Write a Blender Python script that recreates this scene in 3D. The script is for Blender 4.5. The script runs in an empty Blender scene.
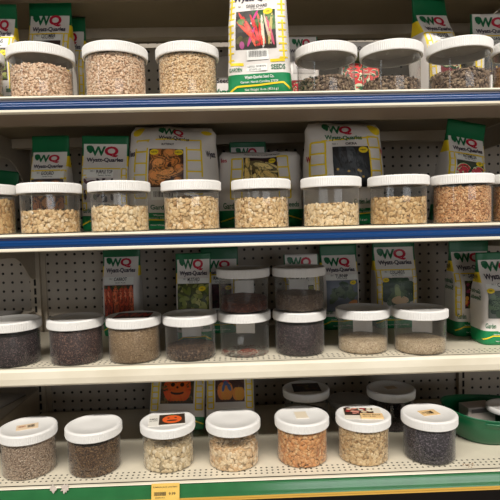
import bpy, math, random
import numpy as np
from mathutils import Vector, Matrix, noise
R_ = random.Random(7)
sc = bpy.context.scene
col = sc.collection
EYE = 0.72                                   # eye height over the shop floor
# ------------------------------------------------------------------ camera
FPX, YAW, PIT, ROL, CD = 500.0, 0.0260, -0.0562, -0.0248, 0.9985
def cam_axes():
    cy, sy = math.cos(YAW), math.sin(YAW); cp, sp = math.cos(PIT), math.sin(PIT)
    fw = Vector((sy*cp, cy*cp, sp)); r = Vector((cy, -sy, 0)); u = r.cross(fw)
    c, s = math.cos(ROL), math.sin(ROL)
    return fw, c*r + s*u, -s*r + c*u
FW, RT, UP = cam_axes()
CAMP = Vector((0, -CD, EYE))
cd = bpy.data.cameras.new('camera'); cam = bpy.data.objects.new('camera', cd); col.objects.link(cam)
cd.sensor_width = 36; cd.sensor_fit = 'HORIZONTAL'; cd.lens = 36*FPX/500; cd.clip_start = 0.02; cd.clip_end = 60
m = Matrix((RT, UP, -FW)).transposed().to_4x4(); m.translation = CAMP
cam.matrix_world = m
sc.camera = cam
def at(px, py, Y):
    """point of the depth plane Y met by a sight line of the photograph"""
    d = FW + (px-250)/FPX*RT - (py-250)/FPX*UP
    return CAMP + d*((Y-CAMP.y)/d.y)
# ------------------------------------------------------------------ materials
def lin(c):
    return tuple(((x/255)/12.92 if x/255 <= .04045 else ((x/255+.055)/1.055)**2.4) for x in c)
MC = {}
def M(rgb, rough=.5, name=None, spec=.5, var=0.0, scale=40):
    k = (rgb, rough, spec, var, scale)
    if k in MC: return MC[k]
    mt = bpy.data.materials.new(name or 'paint'); mt.use_nodes = True
    nt = mt.node_tree; b = nt.nodes['Principled BSDF']
    c = lin(rgb); b.inputs['Base Color'].default_value = (*c, 1); b.inputs['Roughness'].default_value = rough
    b.inputs['Specular IOR Level'].default_value = spec
    if var:
        tc = nt.nodes.new('ShaderNodeTexCoord'); n = nt.nodes.new('ShaderNodeTexNoise'); n.inputs['Scale'].default_value = scale
        n.inputs['Detail'].default_value = 5
        rp = nt.nodes.new('ShaderNodeValToRGB')
        rp.color_ramp.elements[0].position = .3; rp.color_ramp.elements[1].position = .7
        rp.color_ramp.elements[0].color = (*[x*(1-var) for x in c], 1); rp.color_ramp.elements[1].color = (*[min(1, x*(1+var*.4)) for x in c], 1)
        nt.links.new(tc.outputs['Object'], n.inputs['Vector']); nt.links.new(n.outputs['Fac'], rp.inputs['Fac'])
        nt.links.new(rp.outputs['Color'], b.inputs['Base Color'])
    MC[k] = mt
    return mt
def holes_mat(name, rgb, pitch, rad, axes, off, rows=None, rough=.5, hole=(14, 12, 10), var=.08, dirt=None):
    """sheet metal or board with a square grid of punched holes"""
    mt = bpy.data.materials.new(name); mt.use_nodes = True; nt = mt.node_tree; N = nt.nodes; Lk = nt.links
    b = N['Principled BSDF']; b.inputs['Roughness'].default_value = rough
    geo = N.new('ShaderNodeNewGeometry'); sep = N.new('ShaderNodeSeparateXYZ'); Lk.new(geo.outputs['Position'], sep.inputs[0])
    def mth(op, a, bb=None):
        n = N.new('ShaderNodeMath'); n.operation = op
        for i, v in enumerate((a, bb)):
            if v is None: continue
            if isinstance(v, (int, float)): n.inputs[i].default_value = v
            else: Lk.new(v, n.inputs[i])
        return n.outputs[0]
    ds = []
    for ax, o in zip(axes, off):
        q = mth('DIVIDE', mth('SUBTRACT', sep.outputs[ax], o), pitch)
        q = mth('SUBTRACT', q, mth('ROUND', q)); ds.append(mth('MULTIPLY', q, q))
    d = mth('SQRT', mth('ADD', ds[0], ds[1]))
    mask = mth('LESS_THAN', d, rad/pitch)
    if rows:
        ax, lo, hi = rows
        mask = mth('MULTIPLY', mask, mth('GREATER_THAN', sep.outputs[ax], lo)); mask = mth('MULTIPLY', mask, mth('LESS_THAN', sep.outputs[ax], hi))
    nz = N.new('ShaderNodeTexNoise'); nz.inputs['Scale'].default_value = 18; nz.inputs['Detail'].default_value = 6
    Lk.new(geo.outputs['Position'], nz.inputs['Vector'])
    rp = N.new('ShaderNodeValToRGB'); c = lin(rgb)
    rp.color_ramp.elements[0].position = .3; rp.color_ramp.elements[1].position = .65
    rp.color_ramp.elements[0].color = (*[x*(1-var) for x in c], 1); rp.color_ramp.elements[1].color = (*c, 1)
    Lk.new(nz.outputs['Fac'], rp.inputs['Fac'])
    mx = N.new('ShaderNodeMix'); mx.data_type = 'RGBA'
    Lk.new(mask, mx.inputs['Factor']); Lk.new(rp.outputs['Color'], mx.inputs['A']); mx.inputs['B'].default_value = (*lin(hole), 1)
    Lk.new(mx.outputs['Result'], b.inputs['Base Color'])
    bp = N.new('ShaderNodeBump'); bp.invert = True; bp.inputs['Strength'].default_value = .4; bp.inputs['Distance'].default_value = .001
    Lk.new(mask, bp.inputs['Height']); Lk.new(bp.outputs['Normal'], b.inputs['Normal'])
    return mt
def worn_mat(name, rgb, spots, rough=.45, amount=.62, scale=60):
    """cream enamel with scuffs and rust specks"""
    mt = bpy.data.materials.new(name); mt.use_nodes = True; nt = mt.node_tree; N = nt.nodes; Lk = nt.links
    b = N['Principled BSDF']; b.inputs['Roughness'].default_value = rough
    tc = N.new('ShaderNodeTexCoord'); mp = N.new('ShaderNodeMapping'); mp.inputs['Scale'].default_value = (.6, 1, 1)
    Lk.new(tc.outputs['Object'], mp.inputs[0])
    n1 = N.new('ShaderNodeTexNoise'); n1.inputs['Scale'].default_value = scale; n1.inputs['Detail'].default_value = 6; n1.inputs['Roughness'].default_value = .7
    Lk.new(mp.outputs[0], n1.inputs['Vector'])
    r1 = N.new('ShaderNodeValToRGB'); r1.color_ramp.elements[0].position = amount; r1.color_ramp.elements[1].position = amount+.08
    r1.color_ramp.elements[0].color = (*lin(rgb), 1); r1.color_ramp.elements[1].color = (*lin(spots), 1)
    Lk.new(n1.outputs['Fac'], r1.inputs['Fac'])
    n2 = N.new('ShaderNodeTexNoise'); n2.inputs['Scale'].default_value = 9; n2.inputs['Detail'].default_value = 4; Lk.new(mp.outputs[0], n2.inputs['Vector'])
    mx = N.new('ShaderNodeMix'); mx.data_type = 'RGBA'; mx.blend_type = 'MULTIPLY'
    r2 = N.new('ShaderNodeValToRGB'); r2.color_ramp.elements[0].color = (.86, .84, .80, 1); r2.color_ramp.elements[0].position = .35; r2.color_ramp.elements[1].position = .6
    Lk.new(n2.outputs['Fac'], r2.inputs['Fac'])
    mx.inputs['Factor'].default_value = 1; Lk.new(r1.outputs['Color'], mx.inputs['A']); Lk.new(r2.outputs['Color'], mx.inputs['B'])
    Lk.new(mx.outputs['Result'], b.inputs['Base Color'])
    return mt
def clear_mat():
    mt = bpy.data.materials.new('clear_plastic'); mt.use_nodes = True; nt = mt.node_tree; N = nt.nodes; Lk = nt.links
    N.remove(N['Principled BSDF']); out = N['Material Output']
    tr = N.new('ShaderNodeBsdfTransparent'); tr.inputs[0].default_value = (.94, .935, .92, 1)
    df = N.new('ShaderNodeBsdfDiffuse'); df.inputs[0].default_value = (.8, .8, .78, 1)
    gl = N.new('ShaderNodeBsdfGlossy'); gl.inputs['Roughness'].default_value = .07
    fr = N.new('ShaderNodeFresnel'); g = N.new('ShaderNodeNewGeometry'); mr = N.new('ShaderNodeMapRange'); mr.inputs['To Min'].default_value = 1.48; mr.inputs['To Max'].default_value = 1/1.48
    Lk.new(g.outputs['Backfacing'], mr.inputs['Value']); Lk.new(mr.outputs[0], fr.inputs[0])
    m1 = N.new('ShaderNodeMixShader'); lw = N.new('ShaderNodeLayerWeight'); lw.inputs['Blend'].default_value = .5
    pw = N.new('ShaderNodeMath'); pw.operation = 'POWER'; Lk.new(lw.outputs['Facing'], pw.inputs[0]); pw.inputs[1].default_value = 4
    ma = N.new('ShaderNodeMath'); ma.operation = 'MULTIPLY_ADD'; Lk.new(pw.outputs[0], ma.inputs[0]); ma.inputs[1].default_value = .42; ma.inputs[2].default_value = .022; Lk.new(ma.outputs[0], m1.inputs[0]); Lk.new(tr.outputs[0], m1.inputs[1]); Lk.new(df.outputs[0], m1.inputs[2])
    m2 = N.new('ShaderNodeMixShader'); Lk.new(fr.outputs[0], m2.inputs[0]); Lk.new(m1.outputs[0], m2.inputs[1]); Lk.new(gl.outputs[0], m2.inputs[2])
    Lk.new(m2.outputs[0], out.inputs[0])
    return mt
def seed_mat(name, cols, rough=.55):
    mt = bpy.data.materials.new(name); mt.use_nodes = True; nt = mt.node_tree; b = nt.nodes['Principled BSDF']
    b.inputs['Roughness'].default_value = rough; b.inputs['Specular IOR Level'].default_value = .3
    g = nt.nodes.new('ShaderNodeNewGeometry'); rp = nt.nodes.new('ShaderNodeValToRGB'); rp.color_ramp.interpolation = 'LINEAR'
    e = rp.color_ramp.elements
    while len(e) < len(cols): e.new(.5)
    for i, c in enumerate(cols): e[i].position = i/(len(cols)-1); e[i].color = (*lin(c), 1)
    nt.links.new(g.outputs['Random Per Island'], rp.inputs['Fac']); nt.links.new(rp.outputs['Color'], b.inputs['Base Color'])
    return mt
def fine_mat(name, cols, scale=430):
    mt = bpy.data.materials.new(name); mt.use_nodes = True; nt = mt.node_tree; N = nt.nodes; Lk = nt.links; b = N['Principled BSDF']
    b.inputs['Roughness'].default_value = .6; b.inputs['Specular IOR Level'].default_value = .3
    tc = N.new('ShaderNodeTexCoord'); v = N.new('ShaderNodeTexVoronoi'); v.inputs['Scale'].default_value = scale; Lk.new(tc.outputs['Object'], v.inputs['Vector'])
    s = N.new('ShaderNodeSeparateColor'); Lk.new(v.outputs['Color'], s.inputs[0])
    rp = N.new('ShaderNodeValToRGB'); e = rp.color_ramp.elements
    while len(e) < len(cols): e.new(.5)
    for i, c in enumerate(cols): e[i].position = i/(len(cols)-1); e[i].color = (*lin(c), 1)
    Lk.new(s.outputs[0], rp.inputs['Fac']); Lk.new(rp.outputs['Color'], b.inputs['Base Color'])
    bp = N.new('ShaderNodeBump'); bp.invert = True; bp.inputs['Strength'].default_value = .8; bp.inputs['Distance'].default_value = .0012
    Lk.new(v.outputs['Distance'], bp.inputs['Height']); Lk.new(bp.outputs['Normal'], b.inputs['Normal'])
    return mt
# ------------------------------------------------------------------ mesh helpers
class MB:
    def __init__(s): s.v = []; s.f = []; s.mi = []; s.mats = []
    def mat(s, m):
        if m not in s.mats: s.mats.append(m)
        return s.mats.index(m)
    def add(s, vs, fs, m):
        o = len(s.v); i = s.mat(m); s.v += [tuple(p) for p in vs]
        for f in fs: s.f.append(tuple(o+k for k in f)); s.mi.append(i)
    def box(s, x0, x1, y0, y1, z0, z1, m):
        vs = [(x, y, z) for x in (x0, x1) for y in (y0, y1) for z in (z0, z1)]
        s.add(vs, [(0, 1, 3, 2), (4, 6, 7, 5), (0, 4, 5, 1), (2, 3, 7, 6), (0, 2, 6, 4), (1, 5, 7, 3)], m)
    def prism_x(s, prof, x0, x1, m):
        """profile of (y, z) points swept along x, closed and capped"""
        n = len(prof); vs = [(x0, y, z) for y, z in prof] + [(x1, y, z) for y, z in prof]
        fs = [(i, (i+1) % n, n+(i+1) % n, n+i) for i in range(n)] + [tuple(range(n-1, -1, -1)), tuple(range(n, 2*n))]
        s.add(vs, fs, m)
    def lathe(s, prof, m, seg=64, rib=None, cap0=True, cap1=True):
        n = len(prof); vs = []
        for k in range(seg):
            a = 2*math.pi*k/seg
            for i, (r, z) in enumerate(prof):
                rr = r*(rib(i, k) if rib else 1); vs.append((rr*math.cos(a), rr*math.sin(a), z))
        fs = []
        for k in range(seg):
            k2 = (k+1) % seg
            for i in range(n-1): fs.append((k*n+i, k2*n+i, k2*n+i+1, k*n+i+1))
        if cap0: fs.append(tuple(k*n for k in range(seg-1, -1, -1)))
        if cap1: fs.append(tuple(k*n+n-1 for k in range(seg)))
        s.add(vs, fs, m)
    def mesh(s, name, smooth=False):
        me = bpy.data.meshes.new(name); me.from_pydata(s.v, [], s.f)
        for m in s.mats: me.materials.append(m)
        me.polygons.foreach_set('material_index', s.mi)
        if smooth: me.polygons.foreach_set('use_smooth', [True]*len(s.f))
        me.update()
        return me
    def build(s, name, parent=None, smooth=False, loc=None):
        return link(name, s.mesh(name, smooth), parent, loc)
def link(name, me, parent=None, loc=None):
    o = bpy.data.objects.new(name, me); col.objects.link(o)
    if parent: o.parent = parent
    if loc: o.location = loc
    return o
def tag(o, label=None, cat=None, group=None, kind=None):
    if label: o['label'] = label
    if cat: o['category'] = cat
    if group: o['group'] = group
    if kind: o['kind'] = kind
    return o
def empty(name, loc, rot=(0, 0, 0)):
    o = bpy.data.objects.new(name, None); col.objects.link(o); o.location = loc; o.rotation_euler = rot; o.empty_display_size = .02
    return o
def bevel(o, w=.0012, seg=2):
    b = o.modifiers.new('bevel', 'BEVEL'); b.width = w; b.segments = seg; b.limit_method = 'ANGLE'
# ------------------------------------------------------------------ text
TC = {}
def text_mesh(t, bold):
    k = (t, bold)
    if k not in TC:
        cu = bpy.data.curves.new('lettering', 'FONT'); cu.body = t; cu.size = 1; cu.resolution_u = 3; cu.offset = bold; cu.fill_mode = 'FRONT'
        o = bpy.data.objects.new('lettering', cu)
        me = bpy.data.meshes.new_from_object(o)
        vs = [(v.co.x, v.co.y) for v in me.vertices]; fs = [tuple(p.vertices) for p in me.polygons]
        bpy.data.objects.remove(o); bpy.data.curves.remove(cu); bpy.data.meshes.remove(me)
        x0 = min(v[0] for v in vs); x1 = max(v[0] for v in vs); y0 = min(v[1] for v in vs); y1 = max(v[1] for v in vs)
        TC[k] = ([((x-x0)/(x1-x0), (y-y0)/(y1-y0)) for x, y in vs], fs)
    return TC[k]
# ------------------------------------------------------------------ setting
CREAM = (214, 203, 178)
cream = worn_mat('cream_enamel', (234, 226, 206), (156, 128, 98), amount=.70, scale=70)
cream_p = M((214, 204, 184), .5, 'cream_enamel_plain', var=.10, scale=14)
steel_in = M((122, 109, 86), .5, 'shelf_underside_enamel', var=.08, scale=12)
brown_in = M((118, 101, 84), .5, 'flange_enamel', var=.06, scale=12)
post_m = M((176, 164, 146), .5, 'post_enamel', var=.06)
black = M((12, 11, 11), .8)
XL, XR, XP, BACK, IN = -.570, .649, 1.2192, .4325, .0254
z = lambda v: v + EYE
floor = MB(); floor.box(-7, 7, -7, 1.2, -.05, 0, M((96, 88, 78), .35, 'floor_tile', var=.1, scale=3)); tag(floor.build('floor'), kind='structure')
peg_up = holes_mat('pegboard_upper', (172, 162, 149), IN, .0037, ('X', 'Z'), (-.5126, z(-.0791)), rough=.6)
peg_lo = holes_mat('pegboard_lower', (172, 162, 149), IN, .0037, ('X', 'Z'), (-.5111, z(-.4785)), rough=.6)
for x0, x1 in ((XL-XP, XL), (XL, XR), (XR, XR+XP)):
    for z0, z1, pm in ((-.30, .85, peg_up), (-.70, -.302, peg_lo)):
        w = MB(); w.box(x0+.012, x1-.012, BACK, BACK+.006, z(z0), z(z1), pm); tag(w.build('wall_back'), kind='structure')
kb = MB(); kb.box(XL-XP, XR+XP, BACK+.03, BACK+.04, 0, z(.85), M((60, 54, 48), .8)); tag(kb.build('wall_core'), kind='structure')
for i, (x, lb) in enumerate(((XL, 'slotted cream metal upright at the left end of the bay'), (XR, 'slotted cream metal upright behind the green scoop at right'))):
    p = tag(empty('upright_post', (x, BACK-.004, 0)), lb, 'shelf post', 'uprights of the rack')
    q = MB(); q.box(-.0135, .0135, -.012, .034, 0, 1.6, post_m)
    q.box(.0135, .026, .000, .01, 0, 1.6, post_m)
    q.build('post', p)
    q = MB()
    for k in range(48):
        zz = z(-.0791) + (k-24)*IN; q.box(-.0035, .0025, -.0126, -.011, zz-.009, zz+.009, black)
    q.build('slot_row', p)
# ------------------------------------------------------------------ shelves
blue = M((14, 56, 108), .22, 'blue_insert', spec=.28)
blue_dk = M((30, 30, 62), .35, 'dark_blue_insert_edge')
green_strip = M((44, 108, 62), .2, 'green_insert', spec=1.0, var=.12, scale=30)
yel_edge = M((196, 152, 62), .5, 'yellowed_plastic_edge')
def tilt(q):
    q.v = [(x, y+.34*min(0, zz), zz) for x, y, zz in q.v]
def shelf(label, yf, zt, zb, style, x0=XL+.002, x1=XR-.002, flange=.12, holes=True, brackets=True, brace=True, low=None):
    """one shelf: pan with a rolled price channel, inner flange, stiffener and end brackets; yf = front plane, zt/zb = top and underside"""
    s = tag(empty('shelf', ((x0+x1)/2, yf, z(zt))), label, 'shelf', 'shelves of the bay')
    ox, oy, oz = s.location
    X0, X1 = x0-ox, x1-ox
    dp = BACK-.018-yf; H = zt-zb
    deck_m = holes_mat('shelf_deck_enamel', (222, 213, 192), .0118, .0023, ('X', 'Y'), (ox, yf+.024), rows=('Y', yf+.018, yf+.018+.0118*3), rough=.4, var=.06) if holes else cream_p
    d = MB(); d.box(X0, X1, .006, dp, -.004, 0, deck_m); d.build('deck', s)
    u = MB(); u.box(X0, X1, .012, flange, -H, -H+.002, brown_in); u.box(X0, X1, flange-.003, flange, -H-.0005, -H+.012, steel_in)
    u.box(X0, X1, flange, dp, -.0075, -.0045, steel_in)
    u.build('underside', s)
    # front channel: two rolled lips with the face set back between them
    c = MB(); t = .0024
    lip = H*.2 if style != 'green' else H*.07
    if style == 'cream':
        pr = [(.010, -H), (.003, -H), (-.001, -H+.004), (-.0025, -H*.55), (-.0015, -.006), (.001, -.001), (.006, 0), (.010, 0)]
        c.prism_x(pr, X0, X1, cream)
    else:
        c.prism_x([(.010, -lip), (.0, -lip), (-.0025, -lip*.6), (-.002, -lip*.2), (.001, 0), (.010, 0)], X0, X1, cream)
        c.prism_x([(.010, -H), (.0, -H), (-.0025, -H+lip*.25), (-.0025, -H+lip*.75), (.0, -H+lip), (.010, -H+lip)], X0, X1, cream if style != 'green' else yel_edge)
        c.box(X0, X1, .004, .010, -H+lip, -lip, cream)
    if style == 'green': tilt(c)
    c.build('price_channel', s, smooth=False)
    if style in ('blue', 'green'):
        g = MB(); mm = blue if style == 'blue' else green_strip
        n = 10; a, b = -lip+.0002, -H+lip-.0002
        if style == 'blue':
            a2 = a-(a-b)*.22; g.prism_x([(.0035, a2), (.0005, a2), (.0012, a), (.0035, a)], X0, X1, blue_dk)
        else: a2 = a
        pr = []
        for i in range(n+1):
            q = i/n; zz = b+(a2-b)*q; bw = .0030 if style == 'blue' else .0007; pr.append((-bw*math.sin(math.pi*q)+.0012 + bw*.13*math.sin(q*14), zz))
        g.prism_x([(.0035, b)] + pr + [(.0035, a2)], X0, X1, mm)
        if style == 'green': g.box(X0, X1, -.0034, .001, -H-.0025, -H-.0002, yel_edge)
        if style == 'green': tilt(g)
        st = g.build('insert_strip', s)
        if style == 'green':
            for f in st.data.polygons: f.use_smooth = False
    if brace:
        q = MB(); q.box(X0+.003, X1-.003, .30-yf, .306-yf, -H-.0005, -.008, post_m); q.box(X0+.003, X1-.003, .30-yf, .33-yf, -H-.002, -H-.0005, post_m)
        q.build('stiffener', s)
    if brackets:
        # plate deep at the post, sweeping up to a shallow arm towards the front
        pts = [(dp+.006, -.009), (.02, -.009), (.02, -H-.012), (.18, -H-.026), (.30-yf-.01, -H-.031), (.325-yf, -H-.045), (.348-yf, -H-.062), (.372-yf, -H-.085), (.39-yf, -H-.096), (.41-yf, -H-.1), (dp+.006, -H-.1)]
        for xx, lab in ((X0-.0015, 0), (X1-.0005, 1)):
            q = MB(); q.prism_x(pts, xx, xx+.002, post_m); q.build('bracket', s)
    return s
S1, S2, S3, S4, S0 = .2332, -.0129, -.2960, -.5280, .504
shelf('cream shelf overhead whose dark underside roofs the top row of jars', -.02, S0, .474, 'blue')
shelf('topmost shelf in view with a blue price strip, carrying the swiss chard bag', -.085, S1, .2032, 'blue')
shelf('second shelf with a blue price strip under the row of pale squash seeds', -.065, S2, -.0456, 'blue')
shelf('third shelf with a plain scuffed cream edge, carrying two stacked jars', .042, S3, -.333, 'cream', flange=.10)
base = shelf('bottom shelf with a green price strip and a yellow price tag', 0, S4, -.559, 'green', brackets=False, brace=False)
base.name = 'shelf'
q = MB(); q.box(XL-XP, XR+XP, .05, .06, .0, z(-.566), M((38, 26, 22), .7, 'kick_plate', var=.2)); tag(q.build('trim_1'), kind='structure')
# neighbouring bays, seen past the brackets
LB = (XL-XP+.002, XL-.004); RBY = (XR+.004, XR+XP-.002)
for lab, (x0, x1), zt in (('shelf of the bay to the left, level with the second shelf', LB, -.02), ('shelf of the bay to the left, holding flat grey packets', LB, -.235),
                        ('lowest shelf of the bay to the left, set higher than the bottom shelf', LB, -.456), ('lowest shelf of the bay to the right, under the green scoop', RBY, S4),
                        ('shelf added for shade, highest in the bay to the left', LB, .50), ('shelf added for shade in the bay to the left, level with the topmost blue-edged shelf', LB, .232),  # this and the later shelves are added to shade the neighbouring bays
                        ('shelf added for shade, highest in the bay to the right', RBY, .50), ('shelf added for shade in the bay to the right, level with the topmost blue-edged shelf', RBY, .232),
                        ('shelf added for shade in the bay to the right, level with the second shelf', RBY, S2), ('shelf added for shade in the bay to the right, level with the third shelf', RBY, S3)):
    s = tag(empty('shelf', ((x0+x1)/2, 0, z(zt))), lab, 'shelf', 'shelves of the neighbouring bays')
    h = (x1-x0)/2
    if zt == S4:
        q = MB(); q.box(-h, h, .004, BACK-.02, -.004, 0, cream_p); q.build('deck', s)
    else:
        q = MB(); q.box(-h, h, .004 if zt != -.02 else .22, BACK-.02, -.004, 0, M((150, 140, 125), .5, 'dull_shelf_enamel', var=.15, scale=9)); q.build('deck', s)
    y0 = 0 if zt != -.02 else .216  # left-bay deck kept shallow to let light onto the pegboard below
    q = MB(); q.box(-h, h, y0, y0+.004, -.036 if zt != -.02 else -.02, 0, cream); q.build('price_channel', s)
    if zt == -.456:
        q = MB(); q.box(h-.003, h, .004, BACK-.02, -.105, -.004, post_m); q.build('end_panel', s)
# base strip: torn paper, price tag
def on_strip(name, x0, x1, z0, z1, mat, dy=.0006):
    return None
tg = MB()
A, B_ = at(151.5, 483, -.004), at(180, 498.5, -.004)
ty = -.0058
hx, hz = (B_.x-A.x), (A.z-B_.z)
TT = math.atan(.34)
tagE = tag(empty('price_tag', (A.x, -.0040-.34*(z(S4)-B_.z), B_.z), (-TT, 0, 0)), 'yellow paper price tag with a barcode on the green strip', 'price tag')
n = 8
q = MB(); ym = M((226, 186, 92), .6, 'yellow_card', var=.05)
q.box(0, hx, 0, .0008, 0, hz, ym); q.build('card', tagE)
q = MB()
def flat_text(q, t, x0, z0, w, h, y, mt, bold=.01):
    vs, fs = text_mesh(t, bold); q.add([(x0+a*w, y, z0+b*h) for a, b in vs], fs, mt)
ink = M((48, 40, 30), .7, 'ink')
flat_text(q, 'PUMPKIN JACK LANTERN', hx*.06, hz*.74, hx*.86, hz*.10, -.0003, ink)
flat_text(q, '9.99', hx*.62, hz*.36, hx*.24, hz*.15, -.0003, ink, .02)
flat_text(q, '0000152', hx*.14, hz*.20, hx*.34, hz*.07, -.0003, ink)
xx = hx*.10
for k in range(22):
    w = hx*(.006+.014*R_.random()); q.box(xx, xx+w, -.0003, 0, hz*.34, hz*.54, ink); xx += w+hx*.008
q.build('print', tagE)
for k, (pa, pb) in enumerate((((48.5, 484), (57.5, 494)), ((60, 483.5), (70, 494)))):
    a, b = at(*pa, -.004), at(*pb, -.004); q = MB(); c = (a+b)/2; rr = R_
    pts = []
    for i in range(18):
        an = 2*math.pi*i/18; r = .45+.6*rr.random(); pts.append((abs(b.x-a.x)/2*r*math.cos(an), abs(a.z-b.z)/2*r*math.sin(an)))
    n = len(pts); vs = [(0, -.0006, 0)] + [(x, -.0006, zz) for x, zz in pts] + [(x, .0006, zz) for x, zz in pts]
    q.add(vs, [(0, 1+(i+1) % n, 1+i) for i in range(n)] + [(1+i, 1+(i+1) % n, 1+n+(i+1) % n, 1+n+i) for i in range(n)], M((196, 184, 172), .8, 'torn_paper', var=.25, scale=300))
    o = q.build('torn_sticker', None, loc=(c.x, -.0030-.34*(z(S4)-c.z), c.z)); o.rotation_euler.x = -TT
    tag(o, ('left' if k == 0 else 'right')+'hand scrap of torn white paper stuck on green strip', 'sticker scrap', 'torn sticker scraps')
# ------------------------------------------------------------------ jars
RL, HB, HT, RB = .060, .0765, .096, .0553
clear = clear_mat()
white_lid = M((233, 231, 227), .45, 'white_lid_plastic', var=.03, scale=30)
grey_lid = M((150, 146, 140), .35, 'grey_lid_plastic')
def jar_meshes():
    b = MB()
    b.lathe([(RB-.004, .0), (RB-.001, .0012), (RB, .004), (RB, HB-.002), (RB-.0005, HB+.004), (RB-.0005, HT-.006)], clear, seg=72, cap0=True, cap1=False)
    l = MB()
    pr = [(.0005, HT-.0045), (RL-.0042, HT-.0045), (RL-.0042, HB+.001), (RL-.004, HB), (RL-.0005, HB), (RL, HB+.0015), (RL, HB+.0025), (RL, HB+.0105), (RL, HT-.003), (RL-.001, HT-.001), (RL-.003, HT), (RL-.008, HT), (RL-.0095, HT-.0012), (.02, HT-.0012), (.0005, HT-.0012)]
    l.lathe(pr, white_lid, seg=216, rib=lambda i, k: (1.0 if (i < 6 or i > 8) else (1.006 if k % 2 else .992)), cap0=True, cap1=True)
    l.mats.append(M((196, 190, 180), .7, 'lid_inside_shade')); l.mi = [1 if all(l.v[i][2] < HT-.004 and math.hypot(l.v[i][0], l.v[i][1]) < RL-.0038 for i in f) else m for f, m in zip(l.f, l.mi)]  # inner faces greyed: shade inside the white lid put into the colour
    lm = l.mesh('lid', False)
    lm.polygons.foreach_set('use_smooth', [abs(p.normal.z) < .9 and False or p.normal.z > .5 for p in lm.polygons])
    return b.mesh('jar_body', True), lm
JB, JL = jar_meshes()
paper_lab = M((236, 232, 226), .7, 'paper_label')
def back_label(w=.046, h=.032, zc=.045, ang=math.pi/2, r=RB-.0012):
    q = MB(); n = 10; vs = []
    for i in range(n+1):
        a = ang - (i/n-.5)*w/r
        vs += [(r*math.cos(a), r*math.sin(a), zc-h/2), (r*math.cos(a), r*math.sin(a), zc+h/2)]
    q.add(vs, [(2*i, 2*i+2, 2*i+3, 2*i+1) for i in range(n)], paper_lab)
    return q
def seeds_mesh(name, hf, L, W, T, mat, core, cover=1.7, heap=0.0, seed=1, r=RB-.0012, patch=None):
    rng = np.random.default_rng(seed)
    ns = int(2*math.pi*r*hf/(L*W*.75)*cover); ntop = int(math.pi*r*r/(L*W*.75)*cover)
    ph = rng.uniform(0, 6.28, 3)
    def topz(x, y):
        return hf + heap*(1-(x*x+y*y)/(r*r))*1.0 + .0015*np.sin(x*90+ph[0])+.0015*np.sin(y*80+ph[1]) - .0015
    th = rng.uniform(0, 2*math.pi, ns); zz = rng.uniform(T, 1, ns)*hf
    rr = r - T*.5 - rng.uniform(0, T*.9, ns)
    P1 = np.stack([rr*np.cos(th), rr*np.sin(th), zz], 1); N1 = np.stack([np.cos(th), np.sin(th), 0*th], 1)
    q = np.sqrt(rng.uniform(0, 1, ntop))*(r-L*.42); t2 = rng.uniform(0, 2*math.pi, ntop)
    x, y = q*np.cos(t2), q*np.sin(t2)
    P2 = np.stack([x, y, topz(x, y)+rng.uniform(-T*.5, T*.5, ntop)], 1); N2 = np.tile([0, 0, 1.0], (ntop, 1))
    P = np.concatenate([P1, P2]); N = np.concatenate([N1, N2])
    jit = np.concatenate([np.full(ns, .09), np.full(ntop, .34)])
    N = N + rng.normal(0, 1, N.shape)*jit[:, None]; N /= np.linalg.norm(N, axis=1)[:, None]
    Rv = rng.normal(0, 1, N.shape); Tn = Rv - (Rv*N).sum(1)[:, None]*N; Tn /= np.linalg.norm(Tn, axis=1)[:, None]
    Bn = np.cross(N, Tn)
    k = 8; base = []
    for zz_, q_ in ((0, 1.0), (T/2, .62), (-T/2, .62)):
        for i in range(k):
            a = 2*math.pi*i/k; e = math.cos(a)
            base.append((L/2*e*q_, W/2*math.sin(a)*(1-.25*e)*q_, zz_))
    base = np.array(base)
    sz = rng.uniform(.82, 1.15, len(P))
    V = P[:, None, :] + sz[:, None, None]*(base[None, :, 0:1]*Tn[:, None, :] + base[None, :, 1:2]*Bn[:, None, :] + base[None, :, 2:3]*N[:, None, :])
    # seeds against the wall follow its curve
    th0 = th[:, None]; D = V[:ns]-P[:ns, None, :]
    ea = -np.sin(th0)*D[..., 0]+np.cos(th0)*D[..., 1]; en = np.cos(th0)*D[..., 0]+np.sin(th0)*D[..., 1]
    rc = rr[:, None]; an = th0+ea/rc
    V[:ns, :, 0] = (rc+en)*np.cos(an); V[:ns, :, 1] = (rc+en)*np.sin(an)
    rad = np.hypot(V[..., 0], V[..., 1]); over = np.maximum(rad/(r+.0006), 1); V[..., 0] /= over; V[..., 1] /= over
    V[..., 2] = np.maximum(V[..., 2], .0016)
    nb = len(base); tris = []
    for i in range(k):
        j = (i+1) % k; tris += [(i, j, k+j, k+i), (j, i, 2*k+i, 2*k+j)]
    caps = [tuple(range(k, 2*k)), tuple(range(3*k-1, 2*k-1, -1))]
    o_ = (np.arange(len(P))*nb)
    F = (o_[:, None, None] + np.array(tris)[None]).reshape(-1, 4)
    F2 = (o_[:, None, None] + np.array(caps)[None]).reshape(-1, k)
    V = V.reshape(-1, 3)
    # inner heap the seeds lie on
    c = MB(); cr = r-max(T*1.5, .0022) if hf > .004 else .0012; prof = [(cr, .0018), (cr, max(.0025, hf-T*.9))]
    for j in range(1, 6): prof.append((cr*(1-j/5)+.0004, max(.0025, hf-T*.9) + heap*(1-(1-j/5)**2)*.9))
    c.lathe(prof, core, seg=32)
    cv, cf = c.v, c.f
    me = bpy.data.meshes.new(name)
    allv = V.tolist() + cv; off = len(V)
    allf = F.tolist() + F2.tolist() + [tuple(off+i for i in f) for f in cf]
    me.from_pydata(allv, [], allf); me.materials.append(mat); me.materials.append(core)
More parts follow.
